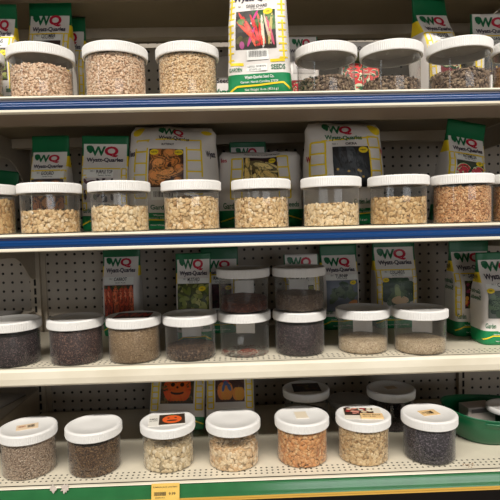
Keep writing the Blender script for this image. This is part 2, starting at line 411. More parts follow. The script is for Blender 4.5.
    mi = [0]*(len(F)+len(F2))+[1]*len(cf); me.polygons.foreach_set('material_index', mi); me.polygons.foreach_set('use_smooth', [True]*len(mi)); me.update()
    return me
def fine_mesh(name, hf, mat, heap=0., r=RB-.0012, slope=0.):
    q = MB(); seg = 48; rings = 7; vs = []; fs = []
    prof = [(r-.003, .0015), (r-.0008, .003), (r, .006 if hf > .008 else hf*.6)]
    for k in range(seg):
        a = 2*math.pi*k/seg; c, s = math.cos(a), math.sin(a)
        pts = list(prof)
        for j in range(rings):
            t = 1-j/(rings-.5); rr = r*t
            x, y = rr*c, rr*s
            pts.append((rr, max(.004, hf + heap*(1-t*t) + slope*y/r + .0016*noise.noise(Vector((x*60, y*60, hf*90))))))
        for rr, zz in pts: vs.append((rr*c, rr*s, zz))
    n = len(prof)+rings
    for k in range(seg):
        k2 = (k+1) % seg
        for i in range(n-1): fs.append((k*n+i, k2*n+i, k2*n+i+1, k*n+i+1))
    fs.append(tuple(k*n for k in range(seg-1, -1, -1))); fs.append(tuple(k*n+n-1 for k in range(seg)))
    q.add(vs, fs, mat)
    return q.mesh(name, True)
def dk(c, f=.6): return tuple(int(x*f) for x in c)
KINDS = {
 # name: (kind, L, W, T, colours)
 'oat':    ('husked_seeds', .0070, .0033, .0016, [(180, 138, 108), (226, 194, 162), (238, 212, 184), (212, 174, 142), (246, 230, 208)]),
 'buff':   ('buff_seeds', .0056, .0032, .0016, [(182, 140, 98), (230, 198, 154), (240, 214, 174), (214, 178, 134), (246, 228, 196)]),
 'tan':    ('tan_seeds', .0055, .0028, .0018, [(140, 100, 66), (196, 152, 108), (206, 170, 128), (166, 122, 84)]),
 'mottle': ('mottled_seeds', .0072, .0046, .0024, [(48, 38, 34), (120, 98, 82), (150, 128, 106), (70, 56, 50), (172, 150, 124), (96, 78, 66)]),
 'mottle2': ('mottled_seeds', .0066, .0042, .0024, [(58, 42, 34), (126, 98, 78), (146, 118, 96), (80, 60, 50), (160, 130, 106)]),
 'squash': ('squash_seeds', .0118, .0072, .0012, [(196, 160, 112), (226, 200, 156), (236, 214, 176), (214, 184, 136), (242, 226, 194)]),
 'squash2': ('squash_seeds', .0110, .0070, .0012, [(176, 136, 90), (214, 182, 134), (228, 202, 158), (200, 166, 118), (238, 220, 188)]),
 'squash3': ('squash_seeds', .0112, .0074, .0012, [(168, 130, 82), (208, 172, 120), (220, 190, 140), (192, 154, 104), (232, 210, 168)]),
 'cuke':   ('slender_seeds', .0078, .0031, .0016, [(140, 88, 52), (206, 156, 108), (220, 178, 130), (186, 132, 86), (228, 196, 154)]),
 'pumpkin': ('pumpkin_seeds', .0142, .0104, .0013, [(190, 166, 126), (220, 202, 166), (232, 216, 184), (206, 182, 142), (238, 226, 200)]),
 'pumpkin2': ('pumpkin_seeds', .0148, .0110, .0014, [(196, 152, 104), (226, 196, 154), (238, 216, 180), (212, 172, 124), (240, 224, 194)]),
 'orange': ('orange_seeds', .0124, .0076, .0012, [(176, 112, 62), (218, 164, 108), (208, 142, 84), (230, 190, 140), (186, 128, 78)]),
 'flake':  ('pale_seeds', .0092, .0066, .0012, [(156, 122, 80), (206, 174, 128), (222, 196, 152), (190, 154, 106), (230, 208, 168)]),
 'grit':   ('greyish_seeds', .0040, .0028, .0016, [(104, 84, 68), (164, 142, 120), (182, 162, 140), (138, 114, 94), (198, 182, 164)]),
 'brown':  ('brown_seeds', .0046, .0036, .0020, [(49, 32, 20), (95, 68, 42), (113, 85, 56), (69, 47, 30), (136, 107, 73)]),
 'dark':   ('fine_seeds', 0, 0, 0, [(16, 10, 12), (38, 25, 27), (28, 18, 21), (84, 64, 64)]),
 'plum':   ('fine_seeds', 0, 0, 0, [(26, 14, 14), (60, 40, 36), (44, 27, 26), (112, 82, 72)]),
 'khaki':  ('fine_seeds', 0, 0, 0, [(91, 72, 49), (132, 109, 80), (114, 91, 65), (154, 132, 102)]),
 'umber':  ('fine_seeds', 0, 0, 0, [(30, 20, 14), (66, 50, 38), (48, 34, 26), (124, 98, 76)]),
 'rust':   ('fine_seeds', 0, 0, 0, [(52, 22, 16), (96, 46, 34), (72, 34, 26), (150, 90, 66)]),
 'rustbits': ('reddish_seeds', .0034, .0024, .0012, [(96, 40, 30), (140, 70, 52), (116, 52, 40), (160, 96, 76)]),
 'dun':    ('fine_seeds', 0, 0, 0, [(81, 64, 54), (136, 117, 102), (112, 93, 79), (156, 139, 122)]),
 'beige':  ('fine_seeds', 0, 0, 0, [(128, 108, 84), (187, 169, 139), (161, 139, 112), (204, 187, 161)]),
 'navy':   ('fine_seeds', 0, 0, 0, [(16, 13, 17), (42, 37, 44), (28, 25, 30), (98, 88, 98)]),
}
SM = {}
for k, v in KINDS.items():
    if v[1]: SM[k] = (seed_mat(v[0], v[4]), M(dk(v[4][1], .90), .8, 'seed_bed'))
    else: SM[k] = (fine_mat(v[0], v[4]), None)
count = [0]
def jar(label, X, Y, zt, kind, hf, slabel, heap=0., rot=None, lab=False, group=None, slope=0., cover=2.3):
    count[0] += 1
    group = group or {S1: 'seed jars on the top shelf', S2: 'seed jars on the second shelf', S4: 'seed jars on the bottom shelf'}.get(zt, 'seed jars on the third shelf')
    j = tag(empty('seed_jar', (X, Y, z(zt)+.0003), (0, 0, 0)), label, 'jar', group)
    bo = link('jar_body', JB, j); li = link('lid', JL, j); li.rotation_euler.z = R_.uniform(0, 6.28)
    if lab:
        lb = back_label(ang=math.pi/2+R_.uniform(-.1, .1)-(X*.9) , zc=.046 if lab is True else lab).build('paper_label', j); lb['label'] = 'white paper label on the jar wall'
    if kind:
        kn = KINDS[kind]
        if kn[1]: me = seeds_mesh(kn[0], hf, kn[1], kn[2], kn[3], *SM[kind], heap=heap, seed=count[0], cover=cover if kn[1] < .008 else cover*1.35)
        else: me = fine_mesh(kn[0], hf, SM[kind][0], heap, slope=slope)
        s = link(kn[0], me, None, (X, Y, z(zt)+.0003)); s.rotation_euler.z = R_.uniform(0, 6.28) if not slope else 0
        tag(s, slabel, 'seeds', 'seed fillings of the jars', kind='stuff')
    return j
# top row
jar('jar cut off by the left edge on the top shelf', -.4935, -.027, S1, 'tan', .058, 'tan seeds in the jar cut by the left edge, top shelf')
jar('jar of husked seeds in front of the cucumber bag, top shelf', -.3598, -.0265, S1, 'oat', .059, 'pale husked seeds below the rim of the jar by the cucumber bag', heap=.004)
jar('jar packed to its lid, second whole one from left on top shelf', -.2202, -.027, S1, 'oat', .0755, 'pinkish husked seeds packed to the lid, second whole jar of top shelf')
jar('jar packed with buff seeds just left of the swiss chard bag', -.0854, -.0191, S1, 'buff', .0755, 'buff seeds packed in the jar left of the swiss chard bag')
jd = jar('half-empty jar just right of the swiss chard bag', .1824, -.0096, S1, 'mottle', .033, 'mottled dark seeds in the jar right of the swiss chard bag', heap=.003)
jar('part-filled jar in front of the watermelon bag on the top shelf', .3094, -.0131, S1, 'mottle', .028, 'low layer of mottled seeds in front of the top watermelon bag', heap=.006)
jar('part-filled jar in front of the leaning green-topped bag, top shelf', .4382, -.0249, S1, 'mottle', .037, 'coarse mottled seeds in the jar before the leaning green-topped bag', heap=.004)
jar('jar cut off by the right edge on the top shelf', .566, -.025, S1, 'tan', .05, 'orange-tan seeds in the jar cut by the right edge, top shelf')
# second row
jar('jar cut off by the left edge on the second shelf', -.4935, .0, S2, 'squash3', .066, 'golden squash seeds in the jar cut by the left edge, second shelf')
jar('jar in front of the golden gourd bag at left, second shelf', -.3651, .001, S2, 'squash2', .041, 'squash seeds half filling the leftmost whole jar of second shelf', heap=.003)
jar('jar before the gap left of the big butternut bag, second shelf', -.2285, -.0027, S2, 'squash', .047, 'cream squash seeds in the jar left of the big butternut bag', heap=.003)
jar('jar standing in front of the right side of the butternut bag', -.0892, .0167, S2, 'squash2', .060, 'squash seeds heaped before the butternut bag', heap=.006)
jar('jar standing in front of the yellow crookneck squash bag', .0518, .0218, S2, 'squash2', .056, 'squash seeds in the jar before the crookneck squash bag', heap=.003)
jar('low-filled jar standing in front of the okra bag', .1914, .0061, S2, 'squash', .041, 'pale squash seeds low in the jar before the okra bag', heap=.003)
jar('jar between the okra bag and the second-shelf watermelon bag', .3275, .0055, S2, 'squash3', .051, 'squash seeds in the jar between okra and watermelon bags', heap=.003)
jar('jar of slender reddish seeds in front of second-shelf watermelon bag', .4601, .0118, S2, 'cuke', .072, 'slender reddish seeds filling the jar before second-shelf watermelon bag')
jar('jar cut off by the right edge on the second shelf', .5875, .0135, S2, 'cuke', .07, 'slender tan seeds in the jar cut by the right edge, second shelf')
# third row
jar('jar cut off by the left edge on the third shelf', -.4975, .104, S3, 'dark', .065, 'fine blackish seeds in the jar cut by left edge, third shelf')
jar('jar full of fine plum-brown seeds, left of the carrot bag', -.3609, .1068, S3, 'plum', .0755, 'fine plum-brown seeds filling the jar left of the carrot bag')
J3C = jar('jar with a carrot picture stuck on its lid, third shelf', -.2326, .1057, S3, 'khaki', .0755, 'fine khaki seeds under the lid with the carrot picture')
jar('jar in front of the mustard greens bag, one-third full', -.1093, .1096, S3, 'umber', .025, 'fine umber seeds low in the jar before the greens bag', lab=.047, heap=.002)
jar('nearly empty lower jar of the left stack on third shelf', .0122, .128, S3, 'rustbits', .0022, 'thin scatter of rusty seeds in the nearly empty lower jar', cover=.5, lab=.047)
jar('upper jar of the left stack, holding reddish-brown seeds', .0122, .132, S3+HT+.0008, 'rust', .026, 'reddish-brown fine seeds in the upper jar of left stack', lab=.044, slope=.005)
jar('lower jar of the right stack, full of dark purple seeds', .1372, .122, S3, 'dark', .068, 'dark purple fine seeds in the lower jar of right stack')
jar('upper jar of the right stack, holding dun seeds', .1385, .128, S3+HT+.0008, 'dun', .036, 'dun fine seeds in the upper jar of right stack', lab=.044)
jar('jar right of the stacks, before the collard bag', .2812, .1219, S3, 'beige', .027, 'fine beige seeds low in the jar right of the stacks', lab=.044, heap=.002)
jar('rightmost jar on the third shelf, next to the cabbage bag', .4054, .1008, S3, 'beige', .025, 'fine beige seeds low in the rightmost third-shelf jar', lab=.044, heap=.002)
# bottom row
J4A = jar('jar with tan barcode label on lid at bottom left corner', -.4658, .0818, S4, 'grit', .0755, 'greyish seeds filling the jar at bottom left corner')
J4B = jar('jar with a bare lid above brown seeds, second on bottom shelf', -.3235, .0819, S4, 'brown', .066, 'clumped brown seeds in second jar of the bottom shelf', heap=.003)
J4C = jar('jar with a jack-o-lantern picture on its lid', -.1633, .0898, S4, 'pumpkin', .045, 'pale pumpkin seeds in the jar with the jack-o-lantern lid', heap=.008)
J4D = jar('jar with a plain lid in front of the two-pumpkin bag', -.0188, .0854, S4, 'pumpkin2', .040, 'large tan pumpkin seeds under a plain lid, bottom shelf', heap=.010)
J4E = jar('jar of orange seeds with a blank tan label on the lid', .1341, .0895, S4, 'orange', .072, 'orange flat seeds in the jar with blank tan lid label', heap=.003)
J4F = jar('jar with a mixed beans picture on its lid', .2708, .0863, S4, 'flake', .073, 'pale small flat seeds in the jar with beans-picture lid', heap=.003)
J4G = jar('jar of blackish fine seeds with orange barcode label on lid', .4163, .0781, S4, 'navy', .0755, 'fine blackish-blue seeds in the jar beside the green scoop')
J4H = jar('jar with a dark picture lid in the shade behind orange seeds', .169, .272, S4, 'umber', .03, 'dim brown seeds in the back jar with dark picture lid')
J4J = jar('shaded back jar of dark seeds behind the blackish-seed jar', .3841, .2496, S4, 'dark', .07, 'dark fine seeds in the shaded jar behind the blackish-seed jar')
t = MB(); t.box(-.009, .009, -RB-.0012, -RB+.001, .035, .062, M((226, 222, 214), .6, 'side_label')); o = t.build('side_label', J4J); o.rotation_euler.z = .75
tub = tag(empty('tub', (.285, .292, z(S4)+.0003)), 'low empty tub with a greyish lid at the back of bottom shelf', 'tub')
q = MB(); q.lathe([(.043, 0), (.047, .003), (.049, .042)], clear, seg=56, cap1=False); q.build('tub_body', tub, True)
q = MB(); q.lathe([(.0515, .041), (.0525, .042), (.0525, .054), (.051, .0555), (.047, .0555), (.046, .0545), (.0005, .0545)], grey_lid, seg=72); q.build('lid', tub, True)
# lid stickers (parts of the jars)
def disc_map(j, x0, x1, y0, y1, rot, items, name, lab=None):
    """flat paper on a lid top; items = list of (kind, ...) in 0..1 paper space"""
    q = MB(); c, s = math.cos(rot), math.sin(rot); zt = HT-.0006
    def P(a, b, dz=0):
        x = (a-.5)*(x1-x0); y = (b-.5)*(y1-y0); cx, cy = (x0+x1)/2, (y0+y1)/2
        return (cx+x*c-y*s, cy+x*s+y*c, zt+dz)
    for L, it in enumerate(items):
        dz = .00008*L
        if it[0] == 'rect':
            _, a0, b0, a1, b1, mt = it; vs = [P(a0, b0, dz), P(a1, b0, dz), P(a1, b1, dz), P(a0, b1, dz)]
            vs2 = [(v[0], v[1], zt-.0007) for v in vs]
            q.add(vs+vs2, [(0, 1, 2, 3), (0, 4, 5, 1), (1, 5, 6, 2), (2, 6, 7, 3), (3, 7, 4, 0)], mt)
        elif it[0] == 'blob':
            _, a, b, ra, rb, rr, mt = it; n = 16; vs = []
            for i in range(n):
                t = 2*math.pi*i/n; u, v = ra*math.cos(t), rb*math.sin(t); vs.append(P(a+u*math.cos(rr)-v*math.sin(rr), b+u*math.sin(rr)+v*math.cos(rr), dz))
            q.add(vs, [tuple(range(n))], mt)
        elif it[0] == 'text':
            _, t, a0, b0, a1, b1, mt = it; vs, fs = text_mesh(t, .01); q.add([P(a0+u*(a1-a0), b0+v*(b1-b0), dz) for u, v in vs], fs, mt)
    lid = [c for c in j.children if c.name.startswith('lid')][0]
    o = q.build(name, lid); o.rotation_euler.z = -lid.rotation_euler.z
    if lab: o['label'] = lab
    return o
def barcode(a0, b0, a1, b1, mt, n=12, seed=1):
    r = random.Random(seed); out = []; w = (a1-a0)/n
    for i in range(n): out.append(('rect', a0+i*w, b0, a0+i*w+w*(.3+.5*r.random()), b1, mt))
    return out
tanp = M((224, 200, 168), .7, 'tan_label'); orp = M((226, 190, 136), .7, 'orange_label'); whp = M((228, 224, 214), .6, 'white_label'); whp2 = M((226, 218, 202), .6, 'cream_label')
pic_dark = M((58, 44, 34), .5, 'picture_ground'); org = M((226, 96, 40), .45, 'pumpkin_orange'); red = M((196, 44, 40), .45, 'picture_red'); grn = M((60, 104, 50), .5, 'picture_green')
disc_map(J4A, -.022, .022, -.018, .012, .35, [('rect', 0, 0, 1, 1, tanp)] + barcode(.5, .3, .85, .75, ink, 10) + [('text', 'SEED', .1, .45, .42, .7, M((190, 120, 90), .7))], 'lid_label', 'tan barcode label')
disc_map(J4C, -.041, .038, -.030, .032, .12, [('rect', 0, 0, 1, 1, whp), ('rect', .28, .06, 1, .96, pic_dark), ('blob', .64, .5, .27, .36, 0, org), ('blob', .54, .62, .035, .05, 0, pic_dark), ('blob', .74, .62, .035, .05, 0, pic_dark), ('blob', .64, .38, .15, .06, 0, pic_dark), ('blob', .64, .9, .04, .07, .3, grn), ('text', 'PUMPKIN', .02, .55, .25, .66, ink), ('text', 'JACK LANTERN', .02, .38, .25, .47, ink)], 'lid_picture', 'jack-o-lantern picture label')
disc_map(J4E, -.015, .013, -.018, .022, .05, [('rect', 0, 0, 1, 1, whp2), ('rect', .06, .1, .94, .9, M((222, 208, 184), .7))], 'lid_label', 'blank tan label')
items = [('rect', 0, 0, 1, 1, whp2), ('rect', .02, .32, .80, .98, pic_dark)]
r = random.Random(3)
for k in range(34): items.append(('blob', r.uniform(.1, .72), r.uniform(.42, .9), r.uniform(.05, .09), r.uniform(.05, .08), r.uniform(0, 3), M(r.choice([(216, 196, 160), (170, 60, 56), (90, 40, 44), (220, 150, 130), (60, 44, 44), (236, 226, 200)]), .5)))
items += [('rect', .42, .02, 1.0, .40, orp)] + [('text', 'MIXED BEANS', .48, .22, .94, .32, ink), ('text', 'WT 16 OZ', .48, .08, .8, .16, ink)]
disc_map(J4F, -.042, .041, -.031, .034, -.12, items, 'lid_picture', 'picture label of mixed beans')
disc_map(J4G, -.020, .020, -.014, .016, .18, [('rect', 0, 0, 1, 1, orp)] + barcode(.3, .25, .72, .7, ink, 9, 4) + [('text', 'SEED', .08, .4, .26, .56, ink)], 'lid_label', 'orange barcode label')
items = [('rect', 0, 0, 1, 1, M((44, 30, 26), .5))]
for k in range(8): items.append(('blob', r.uniform(.2, .8), r.uniform(.25, .75), .08, .12, r.uniform(0, 3), M(r.choice([(96, 60, 40), (70, 44, 36), (110, 90, 60)]), .5)))
disc_map(J4H, -.034, .036, -.03, .034, 0, items, 'lid_picture', 'dark picture label')
items = [('rect', 0, 0, 1, 1, M((60, 30, 24), .5))]
for k in range(9): items.append(('blob', .08+k*.105, .5+r.uniform(-.12, .12), .06, .34, r.uniform(-.3, .3), M(r.choice([(188, 52, 34), (206, 74, 40), (160, 44, 34)]), .45)))
disc_map(J3C, -.04, .038, -.028, .036, 0, items, 'lid_picture', 'carrot picture label')
disc_map(J4J, -.014, .014, -.01, .012, .2, [('rect', 0, 0, 1, 1, M((200, 180, 156), .7))], 'lid_label')
# scraps of other leaf in one jar
q = MB(); r = random.Random(9)
gm = M((58, 78, 54), .8, 'dried_green')
for k in range(130):
    a = math.pi+.55+r.uniform(-.55, .55); rr = RB-.003-r.random()*.008; zz = .006+r.random()*.030
    x, y = rr*math.cos(a), rr*math.sin(a); s = .0022+.0018*r.random()
    vs = [(x+s*r.uniform(-1, 1), y+s*r.uniform(-1, 1), zz+s*r.uniform(-1, 1)) for _ in range(4)]
    q.add(vs, [(0, 1, 2), (0, 2, 3), (0, 3, 1), (1, 3, 2)], gm)
o = q.build('dried_greens', None, loc=jd.location); tag(o, 'clump of dried green bits inside jar right of chard bag', 'plant bits', kind='stuff')
# ------------------------------------------------------------------ seed bags
PW = M((228, 222, 216), .5, 'white_paper', var=.04, scale=20); PG = M((12, 104, 62), .4, 'green_print'); PG2 = M((16, 132, 78), .4, 'bright_green_print')
PY = M((244, 214, 40), .45, 'yellow_print'); PR = M((190, 24, 56), .45, 'red_print'); PK = M((44, 34, 44), .5, 'dark_print'); PN = M((44, 34, 58), .5, 'indigo_print'); PWt = M((238, 238, 232), .5, 'white_print')
def sgnpow(c, e): return math.copysign(abs(c)**e, c)
def sm(t): t = max(0, min(1, t)); return t*t*(3-2*t)
class Bag:
    def __init__(s, name, label, w, h, d, kind, loc, rot=(0, 0, 0), seed=0, bottom=.17, top=.12, side='std', crumple=1.0, taper=.0):
        s.w, s.h, s.d, s.kind, s.seed, s.cr, s.taper = w, h, d, kind, seed, crumple, taper
        s.root = tag(empty(name, loc, rot), label, 'seed bag', group={S1: 'seed bags on the top shelf', S2: 'seed bags on the second shelf', S3: 'seed bags on the third shelf', S4: 'seed bags on the bottom shelf'}[min((S1, S2, S3, S4), key=lambda q: abs(z(q)-loc[2]))])
        s.bk = {}
        s.bottom, s.top = bottom, top
        q = MB(); na, nv = 72, 44
        ring = []
        for j in range(nv+1):
            v = j/nv
            for i in range(na):
                t = 2*math.pi*i/na - math.pi/2
                ring.append(s.pt(t, v))
        vs = ring + [s.pt0(0), s.pt0(1)]
        mats = [PW, PG2 if kind != 'pillow' else PG2, PY, PG]
        for mt in mats: q.mat(mt)
        q.v = [tuple(p) for p in vs]
        for j in range(nv):
            v = (j+.5)/nv
            for i in range(na):
                a = j*na+i; b = j*na+(i+1) % na
                q.f.append((a, b, b+na, a+na))
                t = 2*math.pi*(i+.5)/na - math.pi/2
                n = s.n(v); xx = abs(sgnpow(math.cos(t), 2/n))
                m = 0
                if v < bottom: m = 1
                elif xx > .93 and side == 'std' and abs(math.sin(t)) < .75:
                    if v > .79: m = 3
                    elif v > .68: m = 2
                q.mi.append(m)
        n0 = (nv+1)*na
        for i in range(na):
            q.f.append((n0, (i+1) % na, i)); q.mi.append(1)
            q.f.append((n0+1, nv*na+i, nv*na+(i+1) % na)); q.mi.append(0)
        q.build('sack', s.root, True)
        if top > 0:
            q = MB(); k = 5; vs = []
            for j in range(k+1):
                v = 1-top+(top+.012)*j/k
                for i in range(na):
                    t = 2*math.pi*i/na - math.pi/2; p = s.pt(t, min(v, 1)); nn = Vector((math.cos(t)*.4, math.sin(t), 0))
                    vs.append(p + nn*.0011 + Vector((0, 0, max(0, v-1)*h)))
            fs = [(j*na+i, j*na+(i+1) % na, (j+1)*na+(i+1) % na, (j+1)*na+i) for j in range(k) for i in range(na)] + [tuple(k*na+i for i in range(na))]
            q.add(vs, fs, PG); q.build('top_fold', s.root, True)
    def n(s, v):
        return 5.0 if s.kind == 'gusset' else 2.3
    def ab(s, v):
        if s.kind == 'gusset':
            b = s.d/2*(1-.93*sm((v-.5)/.42))*(1-.10*(1-min(1, v/.05))); a = s.w/2*(1-.03*(1-min(1, v/.05)))*(1-s.taper*v)
        elif s.kind == 'pillow':
            b = s.d/2*(max(.03, min(1, (4*v*(1-v)))**.55)) if 0 < v < 1 else s.d/2*.03
            if v < .5: b = s.d/2*max(.55, b/(s.d/2))
            a = s.w/2*(.93+.07*math.sin(math.pi*min(1, v*1.2)))*(1-s.taper*v)
            if v > .93: a *= 1-.10*sm((v-.93)/.07)
        return a, max(b, .0022)
    def wr(s, x, v):
        k = 26 if s.kind == 'gusset' else 17
        am = (.0020 if s.kind == 'gusset' else .0055)*s.cr*min(1, v*5)
        sd = s.seed*7.3
        return am*(noise.noise(Vector((x*k+sd, v*s.h*k, sd))) + .5*noise.noise(Vector((x*k*2.3+sd, v*s.h*k*2.3, sd+4))))
    def tz(s, x, v):
        e = (.0 if s.kind == 'gusset' else .010)*s.cr
        return v*s.h + (e*noise.noise(Vector((x*14+s.seed, 0, s.seed*3.1)))*sm((v-.7)/.3) if e else 0)
    def pt(s, t, v):
        a, b = s.ab(v); n = s.n(v)
        x = a*sgnpow(math.cos(t), 2/n); y = b*sgnpow(math.sin(t), 2/n)
        return Vector((x, y + s.wr(x, v), s.tz(x, v)))
    def pt0(s, v): return Vector((0, s.wr(0, v), s.tz(0, v)))
    def F(s, u, v, lay=1):
        v = max(.002, min(.999, v)); u = max(-.985, min(.985, u))
        a, b = s.ab(v); n = s.n(v); x = u*a
        y = -b*(1-abs(u)**n)**(1/n) + s.wr(x, v)
        return (x, y - .0005 - .00022*lay, s.tz(x, v))
    def mb(s, part): return s.bk.setdefault(part, MB())
    def rect(s, part, u0, v0, u1, v1, mt, lay=1, n=None):
        nu = n or max(2, int(abs(u1-u0)*12)); nv = n or max(2, int(abs(v1-v0)*24))
        vs = [s.F(u0+(u1-u0)*i/nu, v0+(v1-v0)*j/nv, lay) for j in range(nv+1) for i in range(nu+1)]
        fs = [(j*(nu+1)+i, j*(nu+1)+i+1, (j+1)*(nu+1)+i+1, (j+1)*(nu+1)+i) for j in range(nv) for i in range(nu)]
        s.mb(part).add(vs, fs, mt)
    def line(s, part, pts, wv, mt, lay=1, wu=None):
        for (u0, v0), (u1, v1) in zip(pts[:-1], pts[1:]):
            n = 6; vs = []
            du, dv = (u1-u0)*s.w/2, (v1-v0)*s.h; L = math.hypot(du, dv) or 1; nx, nz = -dv/L*wv/2, du/L*wv/2
            for i in range(n+1):
                u, v = u0+(u1-u0)*i/n, v0+(v1-v0)*i/n
                vs += [s.F(u-nx/(s.w/2), v-nz/s.h, lay), s.F(u+nx/(s.w/2), v+nz/s.h, lay)]
            s.mb(part).add(vs, [(2*i, 2*i+2, 2*i+3, 2*i+1) for i in range(n)], mt)
    def blob(s, part, cu, cv, ru, rv, rot, mt, lay=2, box=None):
        """ellipse, radii in metres, clipped to box"""
        n = 16; rings = 3; vs = [None]; c, sn = math.cos(rot), math.sin(rot)
        def P(x, y):
            u, v = cu + (x*c-y*sn)/(s.w/2), cv + (x*sn+y*c)/s.h
            if box: u = max(box[0], min(box[2], u)); v = max(box[1], min(box[3], v))
            return s.F(u, v, lay)
        vs = [P(0, 0)]
        for k in range(1, rings+1):
            for i in range(n):
                a = 2*math.pi*i/n; vs.append(P(ru*k/rings*math.cos(a), rv*k/rings*math.sin(a)))
        fs = [(0, 1+i, 1+(i+1) % n) for i in range(n)]
        for k in range(1, rings):
            o = 1+(k-1)*n
            for i in range(n): fs.append((o+i, o+n+i, o+n+(i+1) % n, o+(i+1) % n))
        s.mb(part).add(vs, fs, mt)
    def text(s, part, t, u0, v0, u1, v1, mt, bold=.012, lay=3):
        vs, fs = text_mesh(t, bold)
        s.mb(part).add([s.F(u0+a*(u1-u0), v0+b*(v1-v0), lay) for a, b in vs], fs, mt)
    def side_text(s, t, y0, z0, y1, z1, mt, sg=-1):
        vs, fs = text_mesh(t, .015)
        pts = []
        for a, b in vs:
            zz = (z0+b*(z1-z0)); v = zz; aa, bb = s.ab(v); yy = (-1+2*(y0+a*(y1-y0)))*bb*.8 if sg < 0 else (1-2*(y0+a*(y1-y0)))*bb*.8
            pts.append((sg*(aa+.0012), yy+s.wr(sg*aa, v), v*s.h))
        s.mb('side_lettering#'+t).add([(x, -y if sg < 0 else y, zz) if False else (x, y, zz) for x, y, zz in pts], fs, mt)
    def done(s):
        names = {'logo': 'green and red letter logo', 'picture': None}
        for k, q in s.bk.items(): q.build(k.split('#')[0], s.root, False)
    # ---- standard printing
    def logo(s, v0, v1, u0=-.62, u1=.56, q=PR, bold=.03):
        um = u0+(u1-u0)*.50
        s.text('logo', 'W', u0, v0+(v1-v0)*.06, um+.05, v1, PG, .035, 3)
        s.text('logo', 'Q', um, v0-(v1-v0)*.08, u1, v1, q, .04, 3.6)
        lw = (u1-u0)*s.w/2*.09
        for k in range(6):
            s.blob('logo', u0-.06+.03*(k % 3), v1-(v1-v0)*(.10+.13*k/2), lw*1.2, lw*.8, k*.9, PG, 3.2)
    def brand(s, v0, v1, u0=-.78, u1=.78, mt=PN): s.text('brand_lettering', 'Wyatt-Quarles', u0, v0, u1, v1, mt, .028)
    def grid(s, u0, v0, u1, v1, nv=5, wd=.0032):
        key = 'yellow_grid#%d' % len(s.bk); s.line(key, [(u0, v0), (u0, v1)], wd, PY); s.line(key, [(u1, v0), (u1, v1)], wd, PY)
        for k in range(nv+1):
            v = v0+(v1-v0)*k/nv; s.line(key, [(u0, v), (u1, v)], wd, PY, 1.2)
    def sun(s, u, v, r=.007): s.blob('picture', u, v, r*1.25, r*.8, .1, PY, 4.2); s.text('picture', 'NEW', u-.07, v-.008, u+.07, v+.008, PK, .01, 4.8)
    def foot(s, v=None):
        b = s.bottom if v is None else v
        pts = [(-.97, b*.36), (-.62, b*.62), (.0, b*.60), (.62, b*.66), (.97, b*.40)]
        s.line('yellow_wave', pts, .0028, PY, 1.4)
        s.text('bottom_lettering', 'Wyatt-Quarles Seed Co.', -.42, b*.82, .42, b*.97, PWt, .02)
        s.text('bottom_lettering', 'Garner, North Carolina 27529', -.6, b*.68, .6, b*.77, PWt, .012)
        s.text('bottom_lettering', 'Net Weight 16 oz. (453.6 g.)', -.5, b*.20, .5, b*.32, PWt, .015)
    def garden(s, v0, v1):
        s.text('garden_lettering', 'Garden', -.9, v0, -.5, v1, PG, .015); s.text('seeds_lettering', 'Seeds', .5, v0, .88, v1, PG, .015)
    def code(s, u0, v0, u1, v1, seed=1):
        s.rect('barcode_label', u0, v0, u1, v1, PWt, 4); r = random.Random(seed); u = u0+.1*(u1-u0)
        while u < u1-.1*(u1-u0):
            w = (u1-u0)*(.01+.03*r.random()); s.rect('barcode_label', u, v0+(v1-v0)*.3, u+w, v1-(v1-v0)*.1, PK, 5, n=2); u += w+(u1-u0)*.022
    def pic(s, box, ground, kind, lay=2):
        u0, v0, u1, v1 = box; s.rect('picture', *box, ground, lay)
        W, H = (u1-u0)*s.w/2, (v1-v0)*s.h; r = random.Random(hash(kind) % 1000 if False else sum(map(ord, kind))+s.seed)
        S = min(W, H)
        def B(x, y, rx, ry, rot, c, L=lay+.5): s.blob('picture', u0+(u1-u0)*x, v0+(v1-v0)*y, rx*S, ry*S, rot, M(c, .45), L, box)
        if kind == 'carrot':
            for k in range(7): B(r.uniform(0, 1), .92, .16, .05, r.uniform(-.5, .5), r.choice([(90, 96, 40), (60, 70, 30)]))
            for k, x in enumerate((.05, .93, .2, .76, .42, .60)):
                c = r.choice([(222, 92, 50), (232, 110, 64), (208, 78, 44)]); t = r.uniform(-.08, .08)
                B(x, .42, .105, .65, t, dk(c, .62), lay+.56+.14*k); B(x-.01, .62, .138, .34, t, dk(c, .62), lay+.57+.14*k); B(x, .42, .09, .62, t, c, lay+.6+.14*k); B(x-.01, .64, .115, .32, t, c, lay+.63+.14*k); B(x-.035, .66, .035, .22, t, (244, 150, 104), lay+.66+.14*k)
                for j in range(3): B(x+.03, .3+.2*j, .05, .008, 0, (176, 66, 36), lay+.7+.14*k)
        elif kind == 'leafy':
            for k in range(70): B(r.uniform(.03, .97), r.uniform(.04, .96), r.uniform(.08, .15), r.uniform(.04, .08), r.uniform(0, 3.1), r.choice([(110, 120, 48), (150, 152, 80), (74, 88, 38), (128, 136, 66), (56, 64, 32), (170, 166, 100)]), lay+.4+.02*k)
        elif kind == 'turnip':
            for k in range(26): B(.5+.36*math.cos(k*.7)*r.random(), .62+.3*math.sin(k*1.3)*r.random(), .16, .08, r.uniform(0, 3.1), r.choice([(40, 64, 44), (60, 84, 58), (30, 50, 36), (86, 104, 78)]), lay+.4+.02*k)
            B(.62, .14, .14, .10, 0, (232, 210, 190), lay+1.1); B(.82, .24, .18, .10, .5, (224, 150, 84), lay+1.2)
        elif kind == 'cabbage':
            for k in range(16):
                a = k*math.pi/8+.2; B(.5+.34*math.cos(a), .52+.30*math.sin(a), .27, .16, a, r.choice([(44, 66, 50), (58, 80, 60), (36, 56, 44), (84, 104, 80)]), lay+.4+.03*k)
